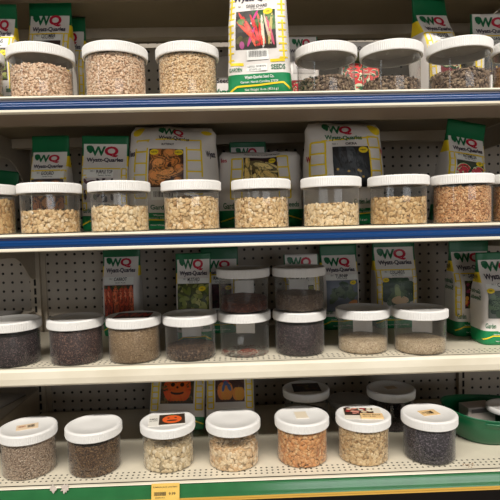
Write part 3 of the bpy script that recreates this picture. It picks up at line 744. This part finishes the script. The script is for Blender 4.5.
            for k in range(7):
                a = k*.9; B(.5+.13*math.cos(a), .5+.12*math.sin(a), .17, .10, a, r.choice([(96, 118, 84), (122, 140, 98), (76, 98, 70)]), lay+1+.03*k)
            B(.56, .22, .30, .15, 0, (206, 176, 140), lay+1.4); B(.48, .5, .1, .2, .2, (150, 166, 116), lay+1.35)
        elif kind == 'jack':
            for k in range(14): B(r.random(), r.random(), .14, .05, r.uniform(0, 3), r.choice([(90, 74, 40), (60, 56, 34), (120, 96, 54)]))
            for k, dx in enumerate((-.24, .24, -.13, .13, 0)): B(.5+dx*.8, .5, .25, .42, 0, (222, 84+6*k, 34), lay+.8+.05*k)
            for x in (.36, .64): B(x, .62, .07, .07, 0, (40, 20, 12), lay+1.5)
            B(.5, .36, .22, .075, 0, (40, 20, 12), lay+1.5); B(.5, .405, .2, .05, 0, (222, 104, 34), lay+1.6); B(.5, .53, .04, .04, 0, (40, 20, 12), lay+1.5); B(.52, .95, .05, .10, .2, (90, 96, 44), lay+1.2)
        elif kind == 'pumpkins':
            for k in range(30): B(r.random(), r.random(), .12, .04, r.uniform(0, 3), r.choice([(84, 60, 50), (110, 84, 66), (64, 44, 40)]))
            for k, dx in enumerate((-.2, .2, 0)): B(.34+dx*.5, .36, .17, .30, 0, (222, 130+10*k, 60), lay+.8+.05*k)
            for k, dx in enumerate((-.2, .2, 0)): B(.80+dx*.4, .26, .13, .22, 0, (226, 146+8*k, 64), lay+.8+.05*k)
            B(.36, .84, .06, .08, 0, (226, 190, 160), lay+1.5); B(.36, .93, .09, .04, 0, (60, 48, 44), lay+1.6); B(.36, .70, .11, .13, 0, (190, 50, 56), lay+1.3); B(.36, .62, .08, .09, 0, (84, 106, 150), lay+1.35); B(.48, .48, .06, .14, .4, (84, 106, 150), lay+1.4); B(.28, .47, .05, .14, -.2, (84, 106, 150), lay+1.4)
        elif kind == 'butternut':
            for k, (x, y, rx, ry, t, c) in enumerate(((.25, .85, .2, .17, .2, (196, 124, 60)), (.62, .88, .24, .17, -.3, (214, 140, 74)), (.30, .62, .27, .2, .1, (224, 150, 84)), (.66, .62, .28, .15, .5, (206, 128, 62)), (.22, .27, .28, .24, .1, (222, 146, 78)), (.56, .36, .46, .15, .28, (230, 158, 92)), (.88, .50, .15, .12, .3, (214, 136, 70)), (.86, .1, .14, .2, .1, (214, 136, 66)))): (B(x, y, rx*1.1+.012, ry*1.1+.012, t, dk(c, .5), lay+.36+.1*k), B(x, y, rx, ry, t, c, lay+.4+.1*k), B(x-.03, y+.04, rx*.5, ry*.5, t, tuple(min(255, int(q*1.12)) for q in c), lay+.44+.1*k))
        elif kind == 'gold':
            for k, (x, y, rx, ry, c) in enumerate(((.28, .6, .30, .36, (206, 132, 60)), (.76, .62, .27, .34, (196, 120, 52)), (.5, .3, .32, .34, (216, 148, 76)), (.1, .2, .2, .3, (190, 112, 48)), (.92, .2, .2, .3, (200, 126, 58)))): (B(x, y, rx*1.1, ry*1.1, 0, dk(c, .5), lay+.36+.1*k), B(x, y, rx, ry, 0, c, lay+.4+.1*k))
        elif kind == 'crook':
            for k, (x, y, rx, ry, t, c) in enumerate(((.14, .40, .16, .52, .12, (226, 196, 116)), (.12, .86, .08, .18, 0, (226, 196, 116)), (.36, .36, .15, .50, .28, (230, 204, 130)), (.60, .34, .15, .52, .75, (216, 186, 108)), (.66, .70, .5, .15, -.25, (232, 208, 138)), (.78, .42, .42, .13, -.55, (224, 192, 116)))): (B(x, y, rx*1.1+.012, ry*1.1+.012, t, dk(c, .5), lay+.36+.1*k), B(x, y, rx, ry, t, c, lay+.4+.1*k), B(x-.03, y+.04, rx*.5, ry*.5, t, tuple(min(255, int(q*1.12)) for q in c), lay+.44+.1*k))
        elif kind == 'okra':
            for k in range(9): B(.06+k*.11, .5+r.uniform(-.12, .12), .085, .5, .35+r.uniform(-.15, .15), r.choice([(40, 44, 48), (58, 62, 66), (30, 32, 36), (70, 74, 78)]), lay+.4+.08*k)
            for k in range(6): B(r.uniform(.1, .95), r.uniform(.05, .5), .035, .03, 0, (196, 160, 80), lay+1.5)
        elif kind == 'melon':
            for k, (x, y, t) in enumerate(((.28, .5, .5), (.78, .45, -.3))):
                B(x, y, .40, .46, t, (30, 70, 44), lay+.5+.4*k); B(x, y, .355, .41, t, (206, 214, 168), lay+.6+.4*k); B(x+.01, y+.02, .31, .36, t, (206, 50, 62), lay+.7+.4*k)
                for j in range(7): B(x+r.uniform(-.16, .16), y+r.uniform(-.2, .2), .018, .03, r.random(), (36, 16, 16), lay+.8+.4*k)
        elif kind == 'slices':
            for k, (x, y, t) in enumerate(((.3, .45, .45), (.85, .5, -.4))):
                B(x, y, .5, .5, t, (40, 96, 56), lay+.5+.4*k); B(x, y+.03, .47, .46, t, (222, 226, 190), lay+.6+.4*k); B(x, y+.06, .44, .42, t, (222, 60, 60), lay+.7+.4*k)
        elif kind == 'chard':
            for k in range(20): B(r.uniform(.05, .95), r.uniform(.55, .95), .16, .09, r.uniform(0, 3), r.choice([(44, 84, 40), (70, 110, 50), (30, 60, 34), (96, 130, 66)]), lay+.4+.02*k)
            for k in range(9): B(.1+.09*k, .15+r.random()*.1, .12, .08, r.random()*3, r.choice([(70, 66, 40), (90, 84, 50), (50, 48, 36)]), lay+.85)
            for k, (x0, y0, x1, y1, c) in enumerate(((.06, .98, .55, .05, (226, 62, 50)), (.02, .72, .62, .08, (232, 84, 60)), (.36, .9, .62, .10, (214, 40, 50)), (.55, .92, .74, .10, (236, 100, 80)), (.72, .92, .88, .08, (220, 196, 170)), (.78, .80, .95, .06, (216, 90, 120)), (.93, .9, .82, .08, (200, 186, 110)), (.48, .55, .30, .05, (196, 60, 130)), (.6, .6, .66, .06, (240, 70, 50)), (.18, .86, .58, .06, (206, 44, 44)), (.26, .72, .50, .04, (236, 96, 70)), (.45, .8, .6, .06, (226, 52, 52)), (.66, .86, .70, .06, (230, 226, 200)))):
                dx, dy = (x1-x0)*W/S, (y1-y0)*H/S; B((x0+x1)/2, (y0+y1)/2, math.hypot(dx, dy)/2, .045, math.atan2(dy, dx), c, lay+1+.08*k)
            B(.5, .86, .035, .15, -.5, (214, 50, 140), lay+1.9); B(.16, .10, .07, .10, .1, (170, 80, 130), lay+1.9)
        elif kind == 'flowers':
            for k in range(60): B(r.random(), r.random(), .09, .07, r.uniform(0, 3), r.choice([(200, 70, 60), (220, 160, 60), (110, 130, 60), (150, 60, 90), (90, 96, 50), (226, 206, 140), (70, 60, 40)]), lay+.4+.02*k)
        elif kind == 'dark':
            for k in range(26): B(r.random(), r.random(), .14, .06, r.uniform(0, 3), r.choice([(50, 24, 34), (84, 40, 50), (34, 20, 26), (70, 84, 44)]), lay+.4+.02*k)
        elif kind == 'cucumber':
            for k in range(7): B(.08+.14*k, .5, .1, .6, .2+r.uniform(-.2, .2), r.choice([(36, 84, 48), (50, 104, 60), (28, 66, 40)]), lay+.4+.1*k)
            B(.78, .35, .28, .34, 0, (196, 36, 48), lay+1.3)
def bag_at(name, label, px0, px1, ptop, Y, zs, d, kind='gusset', rot=(0, 0, 0), zmax=None, h=None, **kw):
    """a bag whose front stands at depth Y, sized from its sight lines"""
    yf = Y-d*.08
    a, b = at(px0, ptop+20, yf), at(px1, ptop+20, yf)
    tz = at((px0+px1)/2, ptop, Y).z
    if zmax is not None: tz = min(tz, z(zmax))
    return Bag(name, label, b.x-a.x, h or (tz-z(zs)-.001), d, kind, ((a.x+b.x)/2, Y, z(zs)+.0006), rot, **kw)
def std(b, name, pict, ground=(60, 44, 40), logo=(.765, .872), br=(.69, .757), lab=(.60, .69), pc=(-.62, .30, .62, .585), grid=True, top_label=True, code=True, seed=1, sun=(.45, .54), foot=True):
    b.logo(*logo); b.brand(*br)
    if grid:
        b.line('yellow_trim', [(-.93, lab[1]), (.93, lab[1])], .0028, PY)
        b.grid(-.93, pc[1]-.08, -.74, lab[1], 6, .0026); b.grid(.74, pc[1]-.08, .93, lab[1], 6, .0026)
    b.rect('product_label', pc[0], lab[0]-.005, pc[2], lab[1]-.012, PWt, 1.4)
    c = (lab[0]+lab[1])/2
    b.text('product_label', name, -.32, c-.012, .36, c+.026, PK, .02); b.text('product_label', 'NO. 1', -.56, c+.005, -.40, c+.022, PK, .005); b.text('product_label', 'Garden Variety', -.25, lab[0]+.0, .3, lab[0]+.018, PK, .005)
    b.pic(pc, M(ground, .5), pict)
    if sun: b.sun(*sun)
    if code: b.code(-.3, pc[1]-.085, .3, pc[1]-.01, seed)
    b.garden(b.bottom+.02, b.bottom+.075)
    if foot: b.foot()
    b.done()
# -- top shelf
b = bag_at('seed_bag', 'green-topped bag cut by the left edge behind top-shelf jars', -15, 16, 6, .085, S1, .06, seed=1, zmax=.49); std(b, 'BEANS', 'leafy', seed=2)
b = bag_at('seed_bag', 'cucumber bag with a green top behind the top-left jar', 29, 71, 2, .13, S1, .07, seed=2, zmax=.492); std(b, 'CUCUMBER', 'cucumber', seed=3, logo=(.785, .885), br=(.72, .775), lab=(.65, .71), pc=(-.62, .34, .62, .64))
b = bag_at('seed_bag', 'red-pictured bag peeking out right of the cucumber bag', 50, 85, 14, .225, S1, .06, seed=3, zmax=.49); std(b, 'TOMATO', 'melon', seed=4)
b = bag_at('seed_bag', 'green-topped bag at the back, right of the red-pictured one', 66, 98, 27, .315, S1, .05, seed=4, zmax=.44); std(b, 'PEAS', 'leafy', seed=5)
b = bag_at('seed_bag', 'short bag half hidden behind the swiss chard bag', 198, 240, 58, .19, S1, .06, kind='pillow', seed=5, side='plain', top=0); b.text('brand_lettering', 'Wyatt', -.4, .36, .62, .47, PG, .03); b.text('seeds_lettering', 'Seeds', -.1, .56, .6, .63, PK, .02); b.foot(); b.done()
# the swiss chard bag right at the front
A, B_ = at(229.5, 90, -.06), at(294, 90, -.06)
ch = Bag('seed_bag', 'swiss chard bag standing at the very front of top shelf', (B_.x-A.x), .232, .075, 'gusset', ((A.x+B_.x)/2-.001, -.038, z(S1)+.0006), (math.radians(4), 0, math.radians(-9)), seed=6, bottom=.165, taper=.17, side='plain', crumple=1.7)
ch.logo(.79, .89); ch.text('brand_lettering', 'Wyatt-Quarles', -.84, .715, .88, .775, PN, .03)
ch.text('product_label', 'NO. 1', -.64, .675, -.50, .69, PK, .005); ch.text('product_label', 'SWISS CHARD', -.36, .668, .36, .695, PK, .02); ch.text('product_label', 'Bright Lights', -.2, .65, .25, .662, PK, .006)
ch.pic((-.70, .345, .62, .64), M((52, 46, 40), .5), 'chard'); ch.blob('picture', .38, .625, .0095, .0062, .1, PY, 5); ch.text('picture', 'NEW', .32, .618, .44, .632, PK, .01, 5.6)
ch.code(-.34, .262, .36, .335, 7)
ch.line('yellow_trim', [(-.88, .245), (-.88, .80)], .0035, PY); ch.line('yellow_trim', [(.84, .26), (.84, .80)], .0035, PY)
for k in range(10):
    v = .27+.052*k; ch.line('yellow_trim', [(-.97, v), (-.76, v)], .0026, PY, 1.3); ch.line('yellow_trim', [(.70, v), (.95, v)], .0026, PY, 1.3)
ch.line('yellow_trim', [(-.88, .24), (-.45, .232)], .005, PY, 1.3); ch.line('yellow_trim', [(.40, .25), (.86, .252)], .005, PY, 1.3)
ch.text('garden_lettering', 'GARDEN', -.92, .18, -.5, .21, PG, .012); ch.text('seeds_lettering', 'SEEDS', .42, .185, .86, .222, PG, .012)
ch.rect('lot_label', -.36, .178, .30, .228, PWt, 3); ch.text('lot_label', 'LOT 52  GERM 85%', -.32, .206, .26, .220, PK, .004, 4); ch.text('lot_label', 'TEST DATE 1/22', -.32, .185, .1, .198, PK, .004, 4)
ch.line('yellow_wave', [(-.97, .02), (-.66, .066), (0, .070), (.78, .085), (.97, .04)], .0032, PY, 1.4)
ch.text('bottom_lettering', 'Wyatt-Quarles Seed Co.', -.42, .115, .5, .145, PWt, .02)
ch.text('bottom_lettering', 'Garner, North Carolina 27529', -.55, .086, .62, .106, PWt, .012)
ch.text('bottom_lettering', 'Net Weight 16 oz. (453.6 g.)', -.42, .025, .62, .048, PWt, .015); ch.done()
b = bag_at('seed_bag', 'white-topped bag between the swiss chard bag and next jar', 287, 318, 37, .15, S1, .06, seed=7, top=0, bottom=.12)
b.logo(.86, .97, -.5, .5); b.brand(.78, .84); b.rect('product_label', -.7, .5, .7, .74, M((186, 180, 176), .5), 1.3); b.text('product_label', 'WATERMELON', -.6, .66, .6, .71, PK, .02); b.text('product_label', 'Crimson Sweet', -.5, .56, .5, .6, PK, .01)
b.pic((-.9, .14, .9, .42), M((150, 34, 34), .5), 'melon'); b.done()
b = bag_at('seed_bag', 'bag with watermelon slices seen between two top-shelf jars', 340, 378, 42, .16, S1, .06, seed=8, top=0, bottom=.06, side='plain')
b.text('brand_lettering', 'Wyatt-Quarles', -.7, .88, .7, .94, PK, .02); b.rect('picture', -.9, .70, .9, .86, M((120, 116, 70), .5), 1.5); b.pic((-.94, .30, .94, .72), M((70, 90, 70), .5), 'slices'); b.code(-.3, .08, .7, .26, 9); b.done()
b = bag_at('seed_bag', 'leaning bag with a tall green top, right end of top shelf', 419, 459, 0, .125, S1, .085, seed=9, rot=(0, math.radians(-6), math.radians(20)), zmax=.480, top=.15)
std(b, 'PEPPER', 'melon', ground=(120, 40, 50), logo=(.745, .835), br=(.68, .73), lab=(.60, .67), pc=(-.5, .30, .62, .58), seed=6, sun=(-.5, .56))
b = bag_at('seed_bag', 'dim bag at the back between two right-end top-shelf bags', 446, 475, 24, .27, S1, .05, seed=10, zmax=.45); std(b, 'BEET', 'dark', seed=7)
b = bag_at('seed_bag', 'white-topped bag cut by the right edge of top shelf', 471, 514, 14, .15, S1, .06, seed=11, top=0, side='std'); std(b, 'SQUASH', 'okra', logo=(.86, .965), br=(.79, .845), lab=(.68, .77), pc=(-.62, .36, .62, .66), seed=8)
# -- second shelf
b = bag_at('seed_bag', 'bag with golden gourds at the left end of second shelf', 32, 69, 137, .15, S2, .07, seed=12, zmax=.2195, top=.16); std(b, 'GOURD', 'gold', logo=(.725, .81), br=(.655, .705), lab=(.565, .64), pc=(-.86, .2, .86, .55), seed=9, sun=None, code=False)
b = bag_at('seed_bag', 'bag with dark purple picture left of the big butternut bag', 81, 127, 137, .15, S2, .07, seed=13, zmax=.2195, top=.075, rot=(0, math.radians(1), math.radians(4)))
std(b, 'PURPLE TOP', 'dark', ground=(196, 188, 186), logo=(.79, .90), br=(.715, .775), lab=(.57, .655), pc=(-.85, .30, .40, .55), seed=10, sun=(.36, .50))
bn = bag_at('seed_bag', 'big pillow-shaped bag with butternut squash picture', 125, 217, 128, .155, S2, .115, kind='pillow', seed=14, side='plain', zmax=.2195, top=0, bottom=.15, rot=(0, math.radians(1.5), 0))
bn.logo(.90, .97, -.22, .26); bn.brand(.845, .895, -.30, .40, PK); bn.text('product_label', 'BUTTERNUT', -.22, .80, .06, .82, PK, .02)
bn.pic((-.48, .40, .27, .765), M((70, 44, 34), .5), 'butternut'); bn.sun(-.37, .735, .008); bn.sun(.17, .735, .008)
bn.grid(-.80, .30, -.53, .85, 5, .0034); bn.grid(.34, .34, .66, .87, 5, .0034); bn.line('yellow_trim', [(-.80, .85), (.66, .87)], .003, PY)
bn.text('side_lettering', 'Wyatt', .76, .68, .96, .76, PN, .03); bn.text('edge_lettering', 'les', -.96, .70, -.82, .76, PN, .03); bn.text('garden_lettering', 'Garden', -.46, .19, -.02, .235, PG, .02); bn.text('seeds_lettering', 'Seeds', .5, .40, .66, .44, PG, .02)
bn.blob('yellow_corner', -.80, .94, .013, .010, .5, PY, 1.2); bn.blob('yellow_edge', .80, .95, .012, .006, -.2, PY, 1.2); bn.code(-.42, .28, .1, .37, 4); bn.foot(); bn.done()
cn = bag_at('seed_bag', 'slumped pillow bag with yellow crookneck squash picture', 216, 304, 153, .185, S2, .09, kind='pillow', seed=15, side='plain', top=0, bottom=.22)
cn.text('brand_lettering', 'Wyatt-Quarles Crookneck Squash', -.4, .94, .5, .965, PK, .01); cn.pic((-.40, .50, .40, .915), M((50, 28, 32), .5), 'crook'); cn.sun(.28, .87, .007)
cn.grid(-.68, .38, -.43, .90, 4, .0034); cn.grid(.40, .38, .66, .92, 4, .0034); cn.text('garden_lettering', 'Garden', -.86, .25, -.5, .33, PG, .02); cn.text('seeds_lettering', 'Seeds', .55, .26, .86, .33, PG, .02); cn.text('side_lettering', 'les', -.94, .86, -.8, .91, PR, .02); cn.foot(); cn.done()
b = bag_at('seed_bag', 'bag in deep shade behind the crookneck squash bag', 230, 266, 143, .262, S2, .05, seed=16, top=.05); b.logo(.83, .94, -.5, .5); b.brand(.75, .81); b.done()
ok = bag_at('seed_bag', 'big crumpled bag with dark okra picture', 304, 385, 124, .14, S2, .115, kind='pillow', seed=17, side='plain', zmax=.2195, top=0, bottom=.17, rot=(0, math.radians(-1), math.radians(2)))
ok.logo(.875, .965, -.48, .16); ok.brand(.805, .862, -.56, .40, PG); ok.text('product_label', 'OKRA', -.06, .765, .24, .79, PK, .025); ok.text('product_label', 'NO. 1', -.38, .77, -.26, .785, PK, .008)
ok.pic((-.39, .36, .52, .75), M((40, 38, 40), .5), 'okra'); ok.sun(.38, .715, .009)
ok.grid(-.90, .38, -.56, .80, 4, .0038); ok.grid(.54, .40, .86, .85, 4, .0038); ok.line('yellow_trim', [(-.90, .80), (.86, .85)], .003, PY)
ok.blob('yellow_corner', .80, .93, .016, .012, -.6, PY, 1.2); ok.text('side_lettering', 'Wyatt', .86, .66, .98, .74, PR, .03); ok.text('edge_lettering', 'W', -.97, .62, -.88, .68, PR, .03); ok.text('garden_lettering', 'Garden Seeds', .1, .2, .6, .25, PG, .02); ok.foot(); ok.done()
b = bag_at('seed_bag', 'watermelon bag leaning right near the right end of second shelf', 433, 474, 119, .125, S2, .075, seed=18, zmax=.213, top=.155, rot=(0, math.radians(9), math.radians(8)))
std(b, 'WATERMELON', 'melon', ground=(70, 74, 60), logo=(.755, .845), br=(.69, .745), lab=(.61, .675), pc=(-.66, .34, .72, .60), seed=11, sun=(.5, .585))
# -- third shelf
b = bag_at('seed_bag', 'carrot bag standing alone against the pegboard', 103, 140, 248, .365, S3, .075, seed=19, zmax=-.022, top=.10); std(b, 'CARROT', 'carrot', logo=(.785, .885), br=(.71, .775), lab=(.60, .685), pc=(-.84, .22, .72, .585), grid=False, seed=12, sun=None)
b = bag_at('seed_bag', 'leafy greens bag behind the row of third-shelf jars', 176, 211, 254, .225, S3, .07, seed=20, top=.055); std(b, 'MUSTARD', 'leafy', ground=(80, 84, 44), logo=(.83, .945), br=(.755, .82), lab=(.69, .75), pc=(-.88, .30, .88, .685), grid=False, seed=13, sun=(.5, .63), code=False)
b = bag_at('seed_bag', 'shaded bag tucked right behind the leafy greens bag', 201, 238, 248, .355, S3, .06, seed=21, zmax=-.022, top=.13); std(b, 'RADISH', 'dark', ground=(70, 30, 40), seed=14, logo=(.755, .855), br=(.68, .74))
b = bag_at('seed_bag', 'bag showing only its white top above right stack', 284, 319, 254, .255, S3, .06, seed=22, top=0); std(b, 'KALE', 'leafy', seed=15, logo=(.84, .965), br=(.77, .83), lab=(.66, .74), pc=(-.62, .3, .62, .64))
b = bag_at('seed_bag', 'turnip greens bag just right of the stacked jars', 320, 357, 245, .365, S3, .08, seed=23, zmax=-.024, top=.12, rot=(0, 0, math.radians(3))); std(b, 'TURNIP', 'turnip', ground=(110, 118, 132), logo=(.745, .85), br=(.675, .735), lab=(.60, .665), pc=(-.82, .22, .86, .59), grid=False, seed=16, sun=(.6, .56))
b = bag_at('seed_bag', 'collard bag with yellow frame behind the two low-filled jars', 373, 415, 243, .36, S3, .08, seed=24, zmax=-.024, top=.045); std(b, 'COLLARDS', 'cabbage', ground=(190, 184, 180), logo=(.81, .93), br=(.735, .80), lab=(.62, .69), pc=(-.72, .26, .72, .60), seed=17, sun=(-.55, .575))
b = bag_at('seed_bag', 'mixed vegetable bag left of the cabbage bag', 450, 489, 241, .246, S3, .085, seed=25, zmax=-.024, top=.11)
b.side_text('Wyatt', .1, .70, .9, .77, PN); b.side_text('Garden', .1, .56, .85, .61, PG); b.side_text('Seeds', .1, .49, .8, .54, PG); std(b, 'GARDEN MIX', 'flowers', logo=(.77, .875), br=(.69, .75), lab=(.60, .665), pc=(-.55, .30, .72, .59), seed=18)
b = bag_at('seed_bag', 'cabbage bag at the right end of third shelf', 477, 521, 253, .155, S3, .085, seed=26, top=.07)
b.side_text('Wyatt', .1, .70, .9, .77, PN); b.side_text('Garden', .1, .56, .85, .61, PG); b.side_text('Seeds', .1, .49, .8, .54, PG); std(b, 'CABBAGE', 'cabbage', ground=(90, 96, 90), logo=(.795, .91), br=(.70, .78), lab=(.62, .685), pc=(-.80, .30, .9, .60), grid=False, seed=19, sun=(-.66, .60))
# -- bottom shelf, leaning back behind the jars
def lean_bag(label, px0, px1, Yb, tilt, roll, pict, ground, nm, seed):
    a, c = at(px0, 410, Yb), at(px1, 410, Yb)
    b = Bag('seed_bag', label, c.x-a.x, .184, .05, 'gusset', ((a.x+c.x)/2, Yb+.03, z(S4)+.0115), (math.radians(-tilt), math.radians(roll), 0), seed=seed, top=.08)
    b.pic((-.60, .33, .60, .74), M(ground, .5), pict)
    b.grid(-.92, .25, -.68, .80, 7, .0034); b.grid(.68, .25, .92, .80, 7, .0034)
    b.sun(.42, .70, .006); b.foot(); b.done()
    return b
lean_bag('jack-o-lantern pumpkin bag leaning back on the bottom shelf', 146, 203, .205, 24, 1.5, 'jack', (66, 56, 36), 'PUMPKIN', 27)
lean_bag('bag picturing two pumpkins and a small figure, bottom shelf', 205, 255, .205, 24, 0, 'pumpkins', (86, 62, 56), 'PUMPKIN', 28)
# bag of the neighbouring bay
nb = Bag('seed_bag', 'bag in the next bay, glimpsed past the left bracket', .10, .175, .05, 'gusset', (-.655, .375, z(-.0195)), (0, math.radians(8), 0), seed=29, top=.2); nb.done()
# ------------------------------------------------------------------ flat packets in the next bay
def packet(label, cx, cy, zz, w, l, t, rot, mt):
    q = MB(); n = 8; vs = []; fs = []
    for j in range(n+1):
        for i in range(n+1):
            a, b = i/n-.5, j/n-.5; k = (1-(2*a)**4)*(1-(2*b)**4)
            vs.append((a*w, b*l, t*.3+t*.7*k))
    for j in range(n+1):
        for i in range(n+1): vs.append(((i/n-.5)*w, (j/n-.5)*l, 0))
    o2 = (n+1)**2
    for j in range(n):
        for i in range(n):
            a = j*(n+1)+i; fs += [(a, a+1, a+n+2, a+n+1), (o2+a, o2+a+n+1, o2+a+n+2, o2+a+1)]
    for i in range(n):
        fs += [(i, o2+i, o2+i+1, i+1), (n*(n+1)+i, n*(n+1)+i+1, o2+n*(n+1)+i+1, o2+n*(n+1)+i), (i*(n+1), (i+1)*(n+1), o2+(i+1)*(n+1), o2+i*(n+1)), (i*(n+1)+n, o2+i*(n+1)+n, o2+(i+1)*(n+1)+n, (i+1)*(n+1)+n)]
    q.add(vs, fs, mt); o = q.build('paper_packet', None, True, loc=(cx, cy, z(zz))); o.rotation_euler.z = rot; tag(o, label, 'packet', 'flat packets in the left bay')
    return o
packet('flat grey packet on the left bay shelf, beside the upright', -.66, .31, -.2348, .15, .16, .012, .2, M((118, 114, 110), .6, 'grey_packet', var=.15))
packet('white-edged packet lying on top of the grey one', -.70, .27, -.2225, .13, .12, .010, -.3, M((206, 202, 196), .6, 'white_packet'))
packet('dull grey packet on the lowest shelf of left bay', -.67, .30, -.4558, .14, .15, .014, -.25, M((132, 126, 118), .6, 'dull_packet', var=.15))
# ------------------------------------------------------------------ green scoops
gp = M((8, 88, 52), .28, 'green_plastic', spec=.6); gp_in = gp
def scoop(label, X, Y, rot, s=1.0):
    r0 = tag(empty('scoop', (X, Y, z(S4)+.0004), (0, 0, rot)), label, 'scoop')
    q = MB(); seg = 56; lev = 12
    def rim(a): return .070 + .012*max(0, math.cos(a-math.pi*.80))**3 + .006*max(0, math.cos(a-.2*math.pi))**2 - .004*max(0, math.cos(a+math.pi/2))**4
    def rad(a): return (.088 + .020*max(0, math.cos(a-math.pi*.80))**4, .074)
    outer, inner = [], []
    for k in range(seg):
        a = 2*math.pi*k/seg; ra, rb = rad(a); H = rim(a)
        for j in range(lev+1):
            t = j/lev; pr = .70+.30*math.sin(t*math.pi*.55)**.8 if t > 0 else .68
            pr *= 1+.05*sm((t-.85)/.15)
            outer.append((ra*pr*math.cos(a)*s, rb*pr*math.sin(a)*s, H*t*s))
            q2 = pr-.03; inner.append((ra*q2*math.cos(a)*s, rb*q2*math.sin(a)*s, max(.003, H*t)*s))
    n = lev+1; vs = outer+inner; o2 = len(outer); fs = []
    for k in range(seg):
        k2 = (k+1) % seg
        for j in range(lev):
            fs.append((k*n+j, k2*n+j, k2*n+j+1, k*n+j+1)); fs.append((o2+k*n+j, o2+k*n+j+1, o2+k2*n+j+1, o2+k2*n+j))
        fs.append((k*n+lev, k2*n+lev, o2+k2*n+lev, o2+k*n+lev))
    fs.append(tuple(k*n for k in range(seg-1, -1, -1))); fs.append(tuple(o2+k*n for k in range(seg)))
    q.add(vs, fs, gp); q.build('bowl', r0, True)
    # grip ledge on the front wall and a handle to the side
    q = MB(); n = 14; vs = []; fs = []
    for i in range(n+1):
        t = i/n; a = math.radians(-118+62*t); ra, rb = .088*.985, .074*.985; e = .009*math.sin(math.pi*t)**.6
        for (o, dz) in ((0, .058), (e, .060), (e*1.05, .056), (0, .046)): vs.append(((ra+o)*math.cos(a)*s, (rb+o)*math.sin(a)*s, dz*s))
    for i in range(n):
        for j in range(3): fs.append((i*4+j, (i+1)*4+j, (i+1)*4+j+1, i*4+j+1))
    q.add(vs, fs, gp); q.build('thumb_rest', r0, True)
    q = MB(); path = [(.078, .0, .058), (.105, .0, .066), (.14, .0, .060), (.175, 0, .050), (.205, 0, .046)]; vs = []; fs = []; n = 12
    for i, (x, y, zz) in enumerate(path):
        for k in range(n):
            a = 2*math.pi*k/n; vs.append((x*s, (y+.016*math.cos(a))*s, (zz+.008*math.sin(a))*s))
    for i in range(len(path)-1):
        for k in range(n): fs.append((i*n+k, i*n+(k+1) % n, (i+1)*n+(k+1) % n, (i+1)*n+k))
    fs.append(tuple(range(n-1, -1, -1))); fs.append(tuple((len(path)-1)*n+k for k in range(n)))
    q.add(vs, fs, gp); q.build('handle', r0, True)
    return r0
scoop('green plastic scoop with a grip ledge, right of bottom jars', .590, .162, 0)
# what lies in the scoop
q = MB(); q.box(-.038, .034, -.020, .020, 0, .064, M((186, 174, 166), .6, 'grey_card', var=.1)); q.box(-.030, .030, -.0206, -.02, .050, .060, M((110, 102, 98), .6))
o = q.build('card_box', None, loc=(.580, .190, z(S4)+.0042)); o.rotation_euler = (0, 0, .15); tag(o, 'grey card box standing in the green scoop', 'box'); bevel(o)
ll = tag(empty('loose_lid', (.632, .150, z(S4)+.066), (0, 0, 0)), 'loose white lid lying across the green scoop', 'lid')
# seed crumbs on the decks
q = MB(); r = random.Random(5); cm = M((150, 110, 70), .8, 'crumb')
for k in range(26):
    x, y = .478+r.uniform(-.012, .014), .021+r.uniform(-.007, .01); s = .0012+.0012*r.random()
    vs = [(x+s*r.uniform(-1, 1), y+s*r.uniform(-1, 1), z(S4)+s*r.uniform(.05, 1.2)) for _ in range(4)]; q.add(vs, [(0, 1, 2), (0, 2, 3), (0, 3, 1), (1, 3, 2)], cm)
tag(q.build('seed_crumbs'), 'spilled seed crumbs on the bottom shelf by the blackish-seed jar', 'crumbs', kind='stuff')
# loose lid mesh
q = MB(); q.lathe([(.045, 0), (.0465, .001), (.0465, .011), (.045, .0125), (.041, .0125), (.040, .0117), (.0005, .0117)], white_lid, seg=96); q.build('cap', ll, True)
# ------------------------------------------------------------------ light
def area(name, loc, sx, sy, power, color, tgt=None, rot=None):
    l = bpy.data.lights.new(name, 'AREA'); l.shape = 'RECTANGLE'; l.size = sx; l.size_y = sy; l.energy = power; l.color = color
    o = bpy.data.objects.new(name, l); col.objects.link(o); o.location = loc
    if tgt is not None: o.rotation_euler = (Vector(tgt)-Vector(loc)).to_track_quat('-Z', 'Y').to_euler()
    return o
area('ceiling_tubes', (0, -2.25, z(2.35)), 7, .22, 335, (1, .95, .88), tgt=(0, -2.25, 0))
area('ceiling_tubes_far', (0, -4.6, z(2.35)), 7, .22, 15, (1, .95, .87), tgt=(0, -4.6, 0))
area('shop_door_daylight', (-6.0, -4.2, z(.9)), .7, 3.2, 24, (.85, .93, 1), tgt=(0, 0, z(0)))
area('shop_window_daylight', (1.95, -5.0, z(.2)), 3.1, .95, 34, (.97, .98, 1), tgt=(1.95, 0, z(.1)))
w = bpy.data.worlds.new('shop'); sc.world = w; w.use_nodes = True
w.node_tree.nodes['Background'].inputs[0].default_value = (1, .94, .86, 1); w.node_tree.nodes['Background'].inputs[1].default_value = .028
vs_ = sc.view_settings; vs_.view_transform = 'Standard'; vs_.look = 'None'; vs_.exposure = 0.0; vs_.gamma = 1; vs_.use_curve_mapping = False
sc.cycles.transparent_max_bounces = 24; sc.cycles.max_bounces = 8
